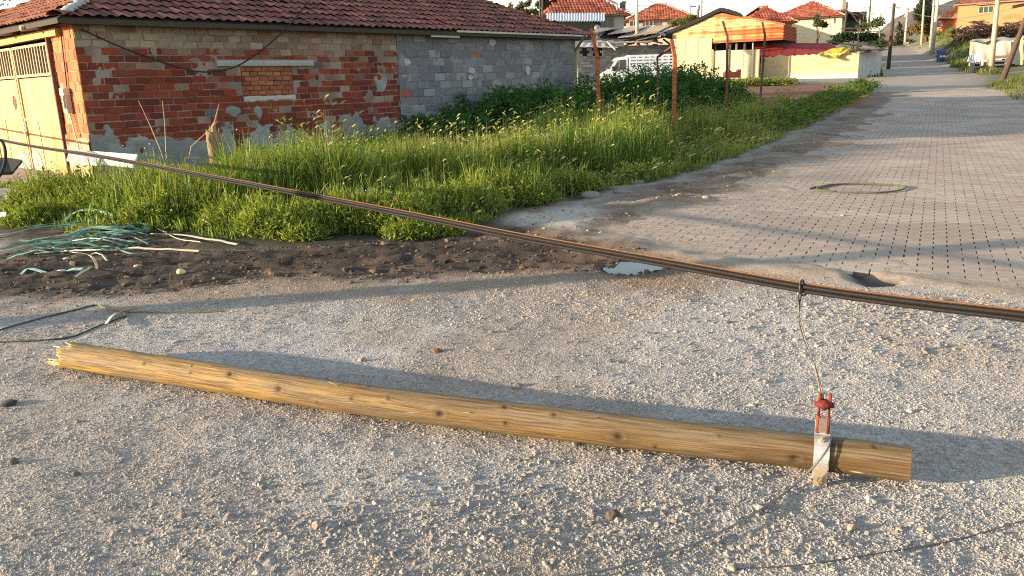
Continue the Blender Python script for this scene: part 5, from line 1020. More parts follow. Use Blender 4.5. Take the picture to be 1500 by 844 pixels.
# red sheet roof behind it
rr=thing('red_sheet_roof','lean-to roof of red metal sheets behind the yellow wall','roof',[*W(1165,90,64)[:2],zg])
for k,(x0,x1) in enumerate(((1104,1126),(1126,1144),(1144,1164),(1164,1184),(1184,1204),(1204,1226))):
    tx0=x0+2+k*1.5;tx1=x1+2+(k+1)*1.5; a0=W(x0,85-1.2*k*.9,62.6);a1=W(x1-1.2,84-1.0*k,62.6);b0=W(min(tx0,1215),64+.1*k*k*.12,65.2);b1=W(min(tx1,1226),64+.1*(k+1)**2*.16,65.2)
    if k==5: b1=W(1224,68,65)
    nseg=9;vs=[]
    for i in range(nseg+1):
        t=i/nseg;h_=.05*(i%3==0)
        vs+=[a0*(1-t)+b0*t+Z3*h_,a1*(1-t)+b1*t+Z3*h_]
    mb=MB(jc((.30,.035,.03),.12)); mb.add(vs+[v-Z3*.05 for v in vs],[(2*i,2*i+1,2*i+3,2*i+2) for i in range(nseg)]+[(2*nseg+2+2*i,2*nseg+4+2*i,2*nseg+5+2*i,2*nseg+3+2*i) for i in range(nseg)]+[(0,2*nseg+2,2*nseg+3,1)]); mb.build('roof_sheet',M_corr,rr)
mb=MB((.07,.05,.04)); p=W(1165,78,64.6); mb.box((p[0],64.7,(zg+p[2])/2),(6.0,.2,p[2]-zg)); mb.build('back_wall',M_wood,rr)
for k,(px,py,sz,cl) in enumerate(((1142,84,.32,(.5,.43,.32)),(1160,83,.3,(.16,.10,.07)),(1155,84,.2,(.42,.3,.2)))):
    p=W(px,py+.3,62.1-.0); p[1]=62.0; mb=MB(cl); mb.box(p+Z3*.02,(sz*1.2,.22,sz*.7)); mb.box(p+Z3*(.02+sz*.42),(sz*.8,.2,sz*.2)); o=mb.build('loose_block',M_mas); tag(o,['pale block lying on top of the yellow wall, leftmost','dark block lying on top of the yellow wall','tan block on the yellow wall between two others'][k],'block')
# yellow tarp draped over
def drape(name,label,top,bot,Y0,Y1,c,mat,n=18,m=6,sag=.08,cat='tarp',amp=.06):
    T_=cr([W(*p,Y1) for p in top],n);B_=cr([W(*p,Y0) for p in bot],n); k=min(len(T_),len(B_)); T_=T_[np.linspace(0,len(T_)-1,k).astype(int)];B_=B_[np.linspace(0,len(B_)-1,k).astype(int)]; vs=[]
    for j in range(m+1):
        t=j/m
        for i in range(k): vs.append(T_[i]*(1-t)+B_[i]*t+np.array([0,-amp*2.2*math.sin(i*.21+t*2)-amp*.9*math.sin(i*.47+t),amp*.5*math.sin(i*.33+t*4)]))
    fs=[(j*k+i,j*k+i+1,(j+1)*k+i+1,(j+1)*k+i) for j in range(m) for i in range(k-1)]; N=len(vs)
    mb=MB(c); mb.add(vs+[v+np.array([0,.02,-.01]) for v in vs],fs+[tuple(q+N for q in f[::-1]) for f in fs]); o=mb.build(name,mat,None,True); return tag(o,label,cat)
drape('yellow_tarp','bright yellow tarp slumped over the top of the yellow wall',[(1198,79),(1214,73),(1230,70),(1244,70),(1247,73)],[(1200,81),(1214,85),(1228,85),(1234,79),(1245,76)],59.2,61.2,(.55,.37,.03),M_cloth)
drape('dark_rags','dark red brown sheets and rags along the top of the wall end by the road',[(1243,75),(1255,71),(1268,72),(1285,71),(1302,72)],[(1244,77),(1256,74.5),(1268,77),(1284,75.5),(1300,74)],58.9,61.2,(.09,.035,.03),M_cloth)
mb=MB((.42,.34,.27)); mb.poly([W(1262,72,59.6),W(1280,73,59.9),W(1276,70,61),W(1264,68,60.6)],.08,Z3); o=mb.build('tan_board',M_wood); tag(o,'tan board lying on the dark rags at the wall end','board')
# --- F: grey block shed behind the van with patched roof
Yf=66.3; shed=thing('patched_shed','grey block shed behind the van with a roof patched from mismatched sheets','shed',[*W(915,118,Yf)[:2],zg])
a_,b_=W(846,70,Yf),W(986,66,Yf+1.4); d_=b_-a_;d_[2]=0;Ls=np.linalg.norm(d_);d_/=Ls;nw=np.array([d_[1],-d_[0],0])
zt=W(915,66.5,Yf)[2]; o0=np.array([a_[0],a_[1],0.])
holes=((.35,1.0),(1.35,2.0))
masonry('block_wall',shed,o0,d_,nw,Ls,zg,zt,.42,.21,.015,lambda s,z:jc(random.choice(((.22,.215,.22),(.19,.185,.19),(.25,.24,.24),(.17,.165,.17))),.1),lambda s,z:z>zt-.75 and z<zt-.1 and any(h0<s<h1 for h0,h1 in holes),jit=.008,brk=.08)
mb=MB((.2,.195,.2)); q=[o0-nw*.03,o0+d_*Ls-nw*.03,o0+d_*Ls-nw*.2,o0-nw*.2]
mb.add([np.array([*p[:2],zg]) for p in q]+[np.array([*p[:2],zt-.8]) for p in q],[(0,1,5,4),(1,2,6,5),(2,3,7,6),(3,0,4,7),(4,5,6,7)]); mb.add([np.array([*p[:2],zt-.8]) for p in (q[0]+d_*2.1,q[1],q[2],q[3]+d_*2.1)]+[np.array([*p[:2],zt]) for p in (q[0]+d_*2.1,q[1],q[2],q[3]+d_*2.1)],[(0,1,5,4),(1,2,6,5),(2,3,7,6),(3,0,4,7)]); mb.build('wall_backing',M_mor,shed)
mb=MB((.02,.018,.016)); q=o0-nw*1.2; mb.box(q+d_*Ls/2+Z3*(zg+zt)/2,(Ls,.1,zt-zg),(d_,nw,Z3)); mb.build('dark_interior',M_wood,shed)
RS=[([(845,68),(905,69),(900,64),(852,63)],(.55,.55,.52)),([(872,61),(950,62),(965,57),(880,57)],(.50,.46,.40)),([(874,58),(920,58),(948,38),(890,44)],(.11,.10,.10)),([(890,50),(925,46),(955,37),(905,43)],(.50,.35,.30)),([(866,48),(890,44),(905,41),(880,41)],(.52,.40,.36)),([(868,54),(886,47),(893,43),(874,47)],(.08,.08,.085)),([(905,55),(938,52),(962,37),(930,40)],(.58,.56,.53)),([(918,58),(940,52),(972,38),(952,39)],(.10,.09,.09)),([(925,52),(962,48),(985,36),(955,39)],(.58,.42,.24)),([(915,62),(955,60),(968,50),(928,53)],(.60,.48,.33)),([(932,59),(965,52),(972,46),(948,50)],(.34,.36,.40)),([(945,56),(978,45),(983,38),(960,44)],(.25,.26,.29))]
for k,(pp_,cl) in enumerate(RS):
    Ya=Yf-.9+(.16*(k%4)); mb=MB(cl); c4=[W(*pp_[0],Ya),W(*pp_[1],Ya+.3),W(*pp_[2],Ya+5.2),W(*pp_[3],Ya+5)]; ns=10;vs=[]
    for i in range(ns+1):
        t=i/ns; h_=.03*(i%2); vs+=[c4[0]*(1-t)+c4[1]*t+Z3*h_,c4[3]*(1-t)+c4[2]*t+Z3*h_]
    mb.add(vs+[v-Z3*.06 for v in vs],[(2*i,2*i+2,2*i+3,2*i+1) for i in range(ns)]+[(2*ns+2+2*i,2*ns+3+2*i,2*ns+5+2*i,2*ns+4+2*i) for i in range(ns)]+[(2*i,2*i+2*ns+2,2*i+2*ns+4,2*i+2) for i in range(ns)]); o=mb.build('roof_sheet',M_white if sum(cl)>1 else M_rub,shed)
for k in range(16):
    px=random.uniform(918,985); p=W(px,random.uniform(56,66),Yf+.9+random.uniform(-.2,1.5)); mb=MB(jc(random.choice(((.14,.07,.05),(.3,.2,.13),(.08,.06,.05),(.42,.36,.28))),.3)); dd=np.array([random.uniform(-.5,.5),random.uniform(-.2,.2),random.uniform(-.3,.3)]); mb.beam(p-dd,p+dd,.10,.12); mb.build('roof_timber',M_wood,shed)
mb=MB((.36,.37,.38)); mb.tube([W(962,48,66.2),W(975,51.5,66.0)],.1,8); mb.build('gutter_pipe',M_met,shed,True)
mb=MB((.5,.5,.48)); mb.poly([W(889,62,65.6),W(901,74,65.0),W(902,73,65.4),W(892,61,65.8)],.08,Z3); mb.build('roof_sheet',M_white,shed)
p=W(875,41,71); mb=MB((.3,.3,.3)); vs=[p+np.array([.26*r*math.cos(t),-.08*r*r*-1,.26*r*math.sin(t)]) for r in(.05,.5,1.) for t in np.linspace(0,2*np.pi,12,endpoint=False)]; mb.add(vs,[(r*12+k,r*12+(k+1)%12,r*12+12+(k+1)%12,r*12+12+k) for r in(0,1) for k in range(12)]); mb.tube([p+Y3*.1,p+Y3*.15-Z3*1.3],.04,6); o=mb.build('satellite_dish',M_met,None,True); tag(o,'small satellite dish before the dark porch of the grey house','satellite dish')
# --- van
YV=50.; zw=float(gz(W(970,125,YV)[0],YV)); r_=W(988,125,YV);f_=W(879,125,YV); Lv=r_[0]-f_[0]; van=thing('stake_truck','white light truck with slatted cargo sides parked facing left before the grey shed','truck',[(r_[0]+f_[0])/2,YV,zw])
x0=f_[0]; sc_=W(930,80,YV)[2]-zw; hgt=sc_/2.12; lx=Lv/4.9
def vp(x,z): return x0+x*lx,zw+z*hgt
WH=(.66,.68,.70)
def prof(pts,y0,y1,c): 
    mb=MB(c); mb.poly([np.array([*vp(x,0)[:1],y0,vp(x,z)[1]]) for x,z in pts],y1-y0,Y3); return mb
cabp_=[(0.02,.40),(0.0,.72),(.10,.98),(.62,1.22),(.98,1.78),(1.20,1.98),(1.78,2.03),(1.84,1.96),(1.84,.42),(1.30,.42),(1.22,.70),(1.0,.82),(.78,.70),(.70,.42)]
prof(cabp_,YV,YV+1.75,WH).build('cab',M_paint,van)
mb=prof([(.82,1.24),(1.14,1.74),(1.22,1.80),(1.22,1.22)],YV-.012,YV+.004,(.05,.05,.05)); mb.build('side_window',M_glass,van)
mb=prof([(1.28,1.22),(1.28,1.81),(1.68,1.83),(1.70,1.22)],YV-.012,YV+.004,(.05,.05,.05)); mb.build('side_window',M_glass,van)
mb=MB((.05,.05,.05)); A_=[np.array([*vp(.645,0)[:1],YV+.12,vp(0,1.26)[1]]),np.array([vp(.645,0)[0],YV+1.6,vp(0,1.26)[1]]),np.array([vp(.985,0)[0],YV+1.55,vp(0,1.77)[1]]),np.array([vp(.985,0)[0],YV+.16,vp(0,1.77)[1]])]; mb.poly(A_,.03,np.array([-.8,0,.5])); mb.build('windscreen',M_glass,van)
mb=MB((.42,.43,.45)); mb.box((vp(1.25,0)[0],YV-.004,vp(0,.95)[1]),(.02,.012,.9*hgt)); mb.box((vp(1.80,0)[0],YV-.004,vp(0,1.2)[1]),(.02,.012,1.4*hgt)); mb.box((vp(1.66,0)[0],YV-.02,vp(0,1.08)[1]),(.14,.03,.05),col=(.06,.06,.06)); mb.build('door_seam',M_rub,van)
mb=MB((.03,.03,.03)); mb.box((vp(.86,0)[0],YV-.12,vp(0,1.30)[1]),(.14,.2,.26)); mb.build('wing_mirror',M_rub,van)
mb=MB((.6,.6,.55)); mb.box((vp(.03,0)[0],YV+.25,vp(0,.78)[1]),(.08,.35,.2)); mb.build('headlight',M_glass,van)
mb=MB((.05,.05,.05)); mb.box((vp(-.0,0)[0],YV+.87,vp(0,.48)[1]),(.16,1.7,.2)); mb.build('bumper',M_rub,van)
bx0,bx1=vp(1.92,0)[0],vp(4.9,0)[0]
mb=MB((.60,.62,.63)); mb.box(((bx0+bx1)/2,YV+.88,vp(0,.80)[1]),(bx1-bx0,1.8,.10)); mb.build('cargo_bed',M_paint,van)
mb=MB((.64,.66,.68)); mb.box(((bx0+bx1)/2,YV-.03,vp(0,1.10)[1]),(bx1-bx0,.05,.50*hgt)); mb.box(((bx0+bx1)/2,YV+1.79,vp(0,1.10)[1]),(bx1-bx0,.05,.50*hgt)); mb.box((bx1,YV+.88,vp(0,1.10)[1]),(.05,1.76,.5*hgt)); mb.build('drop_side',M_paint,van)
for z_ in(1.47,1.66,1.85,2.04):
    for y_ in(YV-.03,YV+1.79): mb=MB((.66,.68,.70)); mb.box(((bx0+bx1)/2,y_,vp(0,z_)[1]),(bx1-bx0,.04,.105*hgt)); mb.build('cargo_slat',M_paint,van)
for k in range(8):
    for y_ in(YV-.005,YV+1.76): mb=MB((.6,.62,.64)); mb.box((bx0+(bx1-bx0)*(k+.05)/7.1+.03,y_,vp(0,1.72)[1]),(.06,.035,.76*hgt)); mb.build('cargo_stake',M_paint,van)
mb=MB((.62,.64,.66)); mb.box((bx0,YV+.88,vp(0,1.6)[1]),(.05,1.76,1.0*hgt)); mb.build('headboard',M_paint,van)
mb=MB((.03,.03,.03)); mb.box((vp(3.2,0)[0],YV+.88,vp(0,.60)[1]),(Lv*.62,.9,.2)); mb.build('chassis',M_rub,van)
mb=MB((.06,.06,.06)); mb.box((vp(4.62,0)[0],YV+.2,vp(0,.42)[1]),(.03,.3,.4)); mb.build('mud_flap',M_rub,van)
for wx in(1.0,4.18):
    for wy in(YV+.13,YV+1.63):
        c_=np.array([vp(wx,0)[0],wy,zw+.36*hgt]); mb=MB((.025,.025,.025)); R_=.36*hgt
        mb.tube([c_-Y3*.11,c_-Y3*.09,c_+Y3*.09,c_+Y3*.11],[R_*.9,R_,R_,R_*.9],20); o=mb.build('wheel',M_rub,van,True)
        mb=MB((.34,.33,.31)); s_=-1 if wy<YV+.5 else 1; mb.tube([c_+Y3*s_*.105,c_+Y3*s_*.118],[R_*.58,R_*.5],16); mb.tube([c_+Y3*s_*.11,c_+Y3*s_*.14],R_*.16,8); mb.build('rim',M_met,o)
# --- G: yellow house on the right bank, with neighbours
YG=115.; fl=W(1401,40,YG); fr=W(1640,40,YG-10); zb=W(1401,50,YG)[2]-1; ze=W(1450,4.5,YG)[2]
d_=np.array([fr[0]-fl[0],fr[1]-fl[1],0]);Lg=np.linalg.norm(d_);d_/=Lg;nw=np.array([-d_[1],d_[0],0])
yh=thing('yellow_house','ochre yellow plastered house with a small three pane window, on the right bank','house',[*fl[:2],zb+1])
mb=MB((.37,.215,.095)); mb.box(np.array([fl[0],fl[1],0])+d_*Lg/2+nw*4.5+Z3*(zb+ze)/2,(Lg,9,ze-zb),(d_,nw,Z3)); mb.build('wall',amat('ochre_plaster',nsc=.8,namt=.14,bsc=6,bst=.2,stain=(.5,.6,.75,(.52,.24,.10))),yh)
c0=np.array([fl[0],fl[1],ze])-d_*.5-nw*.6; tiles('roof_tiles',yh,c0,d_,nw,Lg+1,5.1,.42,.35,.5,lambda s,t:jc((.27,.085,.05),.2),nx=4,mat=M_tilefar)
tiles('roof_tiles',yh,c0+nw*10.2,-nw,d_,10.2,5.1,.42,.35,.5,lambda s,t:jc((.27,.085,.05),.2),nx=4,mat=M_tilefar)
mb=MB((.30,.17,.11)); mb.box(c0+d_*(Lg/2+.5)+nw*.2-Z3*.12,(Lg+1,.25,.16),(d_,nw,Z3)); mb.build('eave_board',M_wood,yh)
p=W(1433,16,YG); p=np.array([*fl[:2],0])+d_*((p[0]-fl[0])/d_[0])+Z3*p[2]; window(yh,p,d_,nw,1.7,.85,fc=(.5,.4,.25),bars=2)
mb=MB((.45,.25,.12)); mb.box(p-nw*.25+Z3*.65,(2.3,.6,.1),(d_,nw,Z3)); mb.build('window_hood',M_tilefar,yh)
mb=MB((.50,.17,.07));
for k in range(5): q=W(1455+k*8+random.uniform(-3,3),28+random.uniform(-4,6),YG); q=np.array([*fl[:2],0])+d_*((q[0]-fl[0])/d_[0])+Z3*q[2]; mb.poly([q-nw*.012+d_*random.uniform(.3,.9)*math.cos(t)+Z3*random.uniform(.15,.35)*math.sin(t) for t in np.linspace(0,5.6,8)],.01,-nw)
mb.build('bare_brick',M_mas,yh)
fl2=W(1377,50,140);fr2=W(1404,50,137); t3,_,_,_,_=hiphouse('tiled_house','small red brick house with an orange tiled roof, left of the ochre house','house',fl2,fr2,9,float(gz(fl2[0],140)),W(1385,27,138)[2],2.2,.7,(.50,.13,.05),lambda s,t:jc((.55,.17,.07),.12))
fl2=W(1355,60,160);fr2=W(1378,60,158); t3,_,_,_,_=hiphouse('tiled_house','farthest low house with a pale orange roof at the end of the road','house',fl2,fr2,6,float(gz(fl2[0],160)),W(1365,51,158)[2],1.4,.5,(.45,.24,.13),lambda s,t:jc((.50,.22,.11),.12))
# wood pile and brush before the yellow house
random.seed(12); wp=[]
mb=MB()
for k in range(1100):
    px=random.uniform(1400,1520);top=40-.04*(px-1400)+4*math.sin(px*.13)+3*math.sin(px*.31); q=W(px,random.uniform(top,57),random.uniform(96,104)); dd=np.array([random.gauss(0,.38),random.gauss(0,.3),random.gauss(.05,.22)]); mb.tube([q-dd,q+dd*.3+np.array([0,0,.06]),q+dd],[random.uniform(.025,.07)]*2+[.02],4,col=jc(random.choice(((.07,.04,.03),(.11,.06,.04),(.05,.035,.03),(.17,.11,.07),(.09,.045,.03))),.3))
o=mb.build('brush_pile',M_bark); tag(o,'long tangled pile of brown firewood and brush before the ochre house',None,None,'stuff')
# white tarp shelter with crates
Yt=63.; tp=thing('tarp_shelter','pale cream tarp shelter pulled over a frame by the right roadside','shelter',onG(*W(1450,96,Yt)[:2]))
def sheet(parent,name,c4,c,mat,n=26,m=12,amp=.10,folds=9):
    c4=[np.asarray(q,float) for q in c4]; nr=np.cross(c4[1]-c4[0],c4[3]-c4[0]);nr/=np.linalg.norm(nr);vs=[]
    for j in range(m+1):
        for i in range(n+1):
            s,t=i/n,j/m; p=(c4[0]*(1-s)+c4[1]*s)*(1-t)+(c4[3]*(1-s)+c4[2]*s)*t
            vs.append(p+nr*amp*(math.sin(s*folds*2+1.5*math.sin(s*5))*(.35+.65*(1-t))+.5*math.sin(s*23+t*3))+Z3*(.04*math.sin(s*17)*(j==m)))
    fs=[(j*(n+1)+i,j*(n+1)+i+1,(j+1)*(n+1)+i+1,(j+1)*(n+1)+i) for j in range(m) for i in range(n)]
    mb=MB(c);mb.add(vs,fs);return mb.build(name,mat,parent,True)
sheet(tp,'tarp_front',[W(1419,97,Yt+.8),W(1481,96,Yt-.6),W(1481,60,Yt-.3),W(1421,62,Yt+1.2)],(.38,.345,.28),M_cloth)
sheet(tp,'tarp_top',[W(1420,62,Yt+.1),W(1520,57,Yt),W(1520,52,Yt+3),W(1424,58,Yt+3)],(.40,.36,.29),M_cloth,amp=.06)
sheet(tp,'tarp_flap',[W(1480,95,Yt-.8),W(1520,93,Yt-.6),W(1508,58,Yt-.1),W(1479,60,Yt)],(.38,.35,.30),M_cloth,folds=5)
sheet(tp,'tarp_skirt',[W(1416,92,Yt-.5),W(1432,93,Yt-.6),W(1431,80,Yt-.1),W(1420,79,Yt)],(.66,.67,.66),M_cloth,folds=4)
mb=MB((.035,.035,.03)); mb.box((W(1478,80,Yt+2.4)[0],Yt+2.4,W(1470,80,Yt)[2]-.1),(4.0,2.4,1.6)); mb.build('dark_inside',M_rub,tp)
mb=MB((.5,.38,.16)); mb.tube([W(1497,95,Yt-1.4),W(1497,56,Yt-1.4)],.09,6); mb.build('frame_pole',M_wood,tp)
for k,(px,py,w_,lb) in enumerate(((1458,90,1.35,'grey slatted crate with a padded seat standing before the cream tarp'),(1429,93,.45,'small dark crate at the left foot of the cream tarp'))):
    q=W(px,py,Yt-1.3); zq=float(gz(q[0],q[1])); t=thing('slatted_crate',lb,'crate',[q[0],q[1],zq])
    for s_ in(-w_/2,w_/2): mb=MB((.22,.20,.185)); mb.box((q[0]+s_,q[1],zq+.42),(.1,.5,.84)); mb.build('crate_post',M_wood,t)
    for z_ in(.15,.42,.68): mb=MB((.24,.225,.21)); mb.box((q[0],q[1]-.26,zq+z_),(w_,.04,.10)); mb.build('slat',M_wood,t)
    mb=MB((.02,.02,.02)); mb.box((q[0],q[1]+.05,zq+.4),(w_-.12,.4,.7)); mb.build('inner',M_rub,t)
    if k==0: mb=MB((.34,.25,.17)); mb.box((q[0]+.1,q[1],zq+.98),(w_*.85,.55,.22)); mb.build('seat_pad',M_cloth,t)
# blue bin
q=at(1378,86); q=onG(W(1378,86,88)[0],88.); bn=thing('blue_container','dark blue wheeled waste container with white marks at the roadside','container',q); sx=(W(1383.5,80,88)[0]-W(1373,80,88)[0])*.82; zt=W(1378,72,88)[2]-q[2]
mb=MB((.018,.035,.16)); vs=[q+np.array([a_*sx/2*k_,b_*.34*k_,h_]) for h_,k_ in((.12,.88),(zt*.86,1.),(zt*.86,1.05),(zt*.92,1.05)) for a_,b_ in((-1,-1),(1,-1),(1,1),(-1,1))]; mb.add(vs,[(4*l+k,4*l+(k+1)%4,4*l+4+(k+1)%4,4*l+4+k) for l in range(3) for k in range(4)]+[(3,2,1,0),(12,13,14,15)]); mb.build('bin_body',M_paint,bn)
mb=MB((.012,.022,.10)); vs=[q+np.array([a_*sx/2*k_,b_*.34*k_,h_]) for h_,k_ in((zt*.921,1.06),(zt*.96,1.0),(zt,.7)) for a_,b_ in((-1,-1),(1,-1),(1,1),(-1,1))]; mb.add(vs,[(4*l+k,4*l+(k+1)%4,4*l+4+(k+1)%4,4*l+4+k) for l in range(2) for k in range(4)]+[(8,9,10,11)]); mb.build('lid',M_paint,bn)
mb=MB((.62,.62,.60))
for a_ in(-.18,.12): 
    z0_=zt*.34
    mb.poly([q+np.array([a_+.12*math.cos(t)*(1+.3*math.sin(3*t+a_*9)),-.36,z0_+.17+.14*math.sin(t)*(1+.25*math.cos(2*t))]) for t in np.linspace(0,5.9,11)],.02,Y3)
mb.build('white_marks',M_white,bn)
for a_ in(-1,1): c_=q+np.array([a_*sx*.36,-.24,.1]); mb=MB((.02,.02,.02)); mb.tube([c_-X3*.05,c_+X3*.05],.1,10); mb.build('castor',M_rub,bn)
# sign board at the end of the road
q=W(1335,52,150); t=thing('sign_board','pale blank sign board on legs at the far end of the road','sign',onG(q[0],q[1])); mb=MB((.58,.62,.62)); mb.box(q,(1.3,.08,.95)); mb.box(q+Z3*.55,(.9,.08,.14)); mb.build('panel',M_white,t)
for s_ in(-.45,.45): mb=MB((.25,.25,.25)); mb.tube([q+X3*s_-Z3*.47,q+X3*s_-Z3*2.2],.05,6); mb.build('leg',M_met,t)
mb=MB((.62,.52,.38)); q=onG(W(1328,66,140)[0],140.); mb.box(q+Z3*.35,(.55,.5,.7)); mb.box(q+Z3*.73,(.62,.56,.08)); o=mb.build('marker_block',M_plast); tag(o,'small cream block at the foot of the far concrete pole','block')
# pergola frame and hedge things behind the wall end
pg=thing('pergola_frame','rusty pipe pergola behind the wall end with dark greenery below','pergola',[*W(1257,72,72)[:2],zg])
for a_,b_,r__ in (((1257,72),(1257,41),.07),((1289,66),(1288,41),.06),((1232,42),(1290,41),.05),((1240,47),(1291,46),.035),((1210,60),(1262,68),.06),((1262,68),(1300,66),.05)):
    mb=MB((.26,.19,.11)); mb.tube([W(*a_,72),W(*b_,72.3)],r__,6); mb.build('pipe',M_rust,pg)
# ---------------- poles
def upole(label,base,topp,Y,r,c,mat,extra=None,g=None,topY=None):
    a_=W(*base,Y);b_=W(*topp,topY or Y); t=thing('utility_pole',label,'utility pole',[a_[0],a_[1],min(a_[2],float(gz(a_[0],a_[1])))],g); mb=MB(c); a_=a_-(b_-a_)/np.linalg.norm(b_-a_)*.5
    mb.tube([a_,(a_+b_)/2,b_],[r*1.15,r,r*.85],12); mb.build('shaft',mat,t,True); return t,a_,b_
POLES=[]
DK=(.055,.04,.03);CC_=(.50,.42,.33)
t,a1,b1=upole('dark wooden utility pole at the end of the grey wall return',(1301.5,98),(1310,5),76,.15,DK,M_wood)
t,a2_,b2_=upole('pale concrete utility pole at the far end of the road, left of the pine',(1325,68),(1330,12),140,.17,CC_,M_conc)
mb=MB((.45,.42,.38)); mb.beam(b2_-X3*.5,b2_+X3*.5,.09,.09); mb.build('crossarm',M_conc,t); mb=MB((.75,.72,.62)); mb.box(b2_+np.array([-.25,-.1,-1.2]),(.3,.25,.3)); mb.build('lamp_head',M_white,t)
t,a3,b3=upole('slim pale utility pole in front of the dark pine',(1350,61),(1354,-2),130,.16,(.48,.36,.26),M_conc)
t,a4,b4=upole('tall pale concrete utility pole beside the blue container, the nearer of the pair',(1366,73),(1376,-18),104,.20,(.52,.44,.33),M_conc)
t,a5,b5=upole('grey concrete utility pole close behind its brighter twin by the blue container',(1363.5,64),(1370,-18),118,.19,(.30,.28,.26),M_conc)
t,a6,b6=upole('concrete utility pole in front of the cream tarp shelter',(1452,97),(1463,-14),60.8,.17,(.44,.32,.23),M_conc)
lp=np.array([*W(1468,119,44)[:2],0]);
t,a7,b7=upole('brown wooden utility pole leaning right at the grassy verge',(1468,119),(1516,-8),44,.13,(.085,.05,.032),M_wood)
mb=MB((.07,.05,.04)); mb.beam(W(1483,10.5,43.7),W(1502,6.5,43.7),.08,.16); mb.build('arm',M_wood,t)
t,a8,b8=upole('thin dark pole rising behind the pergola by the far hill',(1272,42),(1276,-6),92,.10,(.09,.08,.07),M_wood)
t,a9,b9=upole('dark pole at the porch of the cream house',(1238,42),(1241,3),93,.12,(.06,.05,.045),M_wood)
t,aa,ba=upole('slender mast on the red roof of the cream house',(1201,24),(1203,1),96,.06,(.12,.09,.07),M_wood)
t,ab,bb=upole('pale wooden pole in front of the second red roof',(933,42),(933,-12),66,.13,(.46,.40,.32),M_wood)
t,ac,bc=upole('grey pole behind the black felt roof of the barn',(1027,30),(1028,-6),100,.13,(.30,.30,.30),M_conc)
hf=thing('transformer_frame','two legged pole frame with crossbar behind the barn roof','frame',onG(*W(1018,22,105)[:2]))
for px,w_,c_ in((1012,.06,(.12,.10,.09)),(1023,.17,(.13,.12,.11))): mb=MB(c_); p_,q_=W(px,30,105),W(px,7 if px<1020 else 8,105); mb.tube([np.array([q_[0],q_[1],float(gz(q_[0],q_[1]))]),q_],w_,8); mb.build('frame_leg',M_wood,hf)
mb=MB((.2,.2,.2)); mb.beam(W(1011,9,105),W(1024,10,105),.12,.14); mb.build('crossbar',M_met,hf); mb=MB((.26,.27,.28)); mb.tube([W(1023,14,104.6),W(1023,8,104.6)],.24,10); mb.build('transformer',M_met,hf)
t,ad,bd=upole('dark pole behind the tiled roof of the brick house, the right one of a pair',(794.5,30),(794.5,-8),40,.05,(.10,.075,.06),M_wood)
t,ae,be=upole('dark pole behind the tiled roof of the brick house, the left one of a pair',(791,30),(791,-8),40,.045,(.09,.07,.055),M_wood)
# the pole that shades the gravel stands left of the view
sh=np.array([-10.9,3.95,0]); t=thing('utility_pole','sound wooden utility pole standing outside the left edge of the view','utility pole',sh); mb=MB((.24,.17,.1)); mb.tube([sh-Z3*.3,sh+Z3*4,sh+Z3*8],[.17,.15,.12],14); mb.build('shaft',M_wood,t,True)
# ---------------- overhead wires
def wire(p,q,sag,label,r=.022,c=(.10,.11,.13)):
    p=np.asarray(p,float);q=np.asarray(q,float); P_=[p*(1-t)+q*t-Z3*sag*4*t*(1-t) for t in np.linspace(0,1,22)]; mb=MB(c); mb.tube(P_,r,5); o=mb.build('overhead_wire',M_rub); tag(o,label,'overhead wire','overhead wires against the sky')
wl='thin overhead wire against the pale sky'
for a_,b_,s_ in ((W(1028,3,100),W(1300,5,92),1.2),(W(1028,-2,100),W(1560,-2,98),1.0),(b9,W(1308,8,80),1.1),(W(1241,5,93),W(1308,7,80),2.2),(b1,b2_,.5),(b1-Z3*.3,W(1560,-20,60),1.5),(W(1240,6,93),W(1276,2,92),.3),(bc,W(1100,12,98),.9),(bb,W(1028,2,100),1.2),(W(560,-25,60),W(625,-3,70),.6),(W(640,8,72),W(780,-12,70),.9),(W(1300,36,110),b2_,.6),(W(1312,9,76),W(1372,-2,104),.7),(W(905,3,74),W(1010,-8,100),.7)):
    wire(a_,b_,s_,wl)
# ---------------- trees and bushes
def crown(parent,name,blobs,n,size,cA,cB,asp=.5):
    cen=[];k=np.array([b_[1][0]*b_[1][1]*b_[1][2] for b_ in blobs])**.67;k=k/k.sum()
    for (c_,r_),f in zip(blobs,k):
        m=int(n*f)+1; v=rng.normal(size=(m,3));v/=np.linalg.norm(v,axis=1)[:,None]; v*= (rng.random(m)**.45)[:,None]; cen.append(np.asarray(c_)+v*np.asarray(r_))
    cen=np.concatenate(cen); cl=fbm(cen[:,0]*.9+cen[:,1],cen[:,2]*.9,501,3); keep=cl>.36; cen=cen[keep];cl=cl[keep]
    cols=L3(np.tile(cA,(len(cen),1)),cB,np.clip(ss(.4,.65,cl)*.7+rng.random(len(cen))*.3,0,1))
    o=leaves(name,cen,size*rng.uniform(.6,1.4,len(cen)),cols,None,asp,1.,kind=None); return place(o,parent)
def tree(name,label,base,trunk,blobs,n,size,cA,cB,tr=.12,cat='tree',asp=.5):
    t=thing(name,label,cat,base); mb=MB((.12,.085,.055)); P_=[base-Z3*.2,base*.5+trunk*.5+np.array([.04,0,0]),trunk]; mb.tube(P_,[tr*1.3,tr,tr*.5],8)
    for c_,r_ in blobs[:6]: mb.tube([base*.4+trunk*.6,(base*.3+trunk*.7+np.asarray(c_))/2,np.asarray(c_)],[tr*.5,tr*.35,tr*.12],5)
    mb.build('trunk',M_bark,t,True); crown(t,'crown',blobs,n,size,cA,cB,asp); return t
def pxb(px,py,Y,rx,rz,ry=None): s=Y/1207.; return (W(px,py,Y),(rx*s,(ry or rx)*s,rz*s))
def gb(px,Y): p=W(px,100,Y); return onG(p[0],Y)
G1,G2=(.030,.055,.018),(.075,.115,.03)
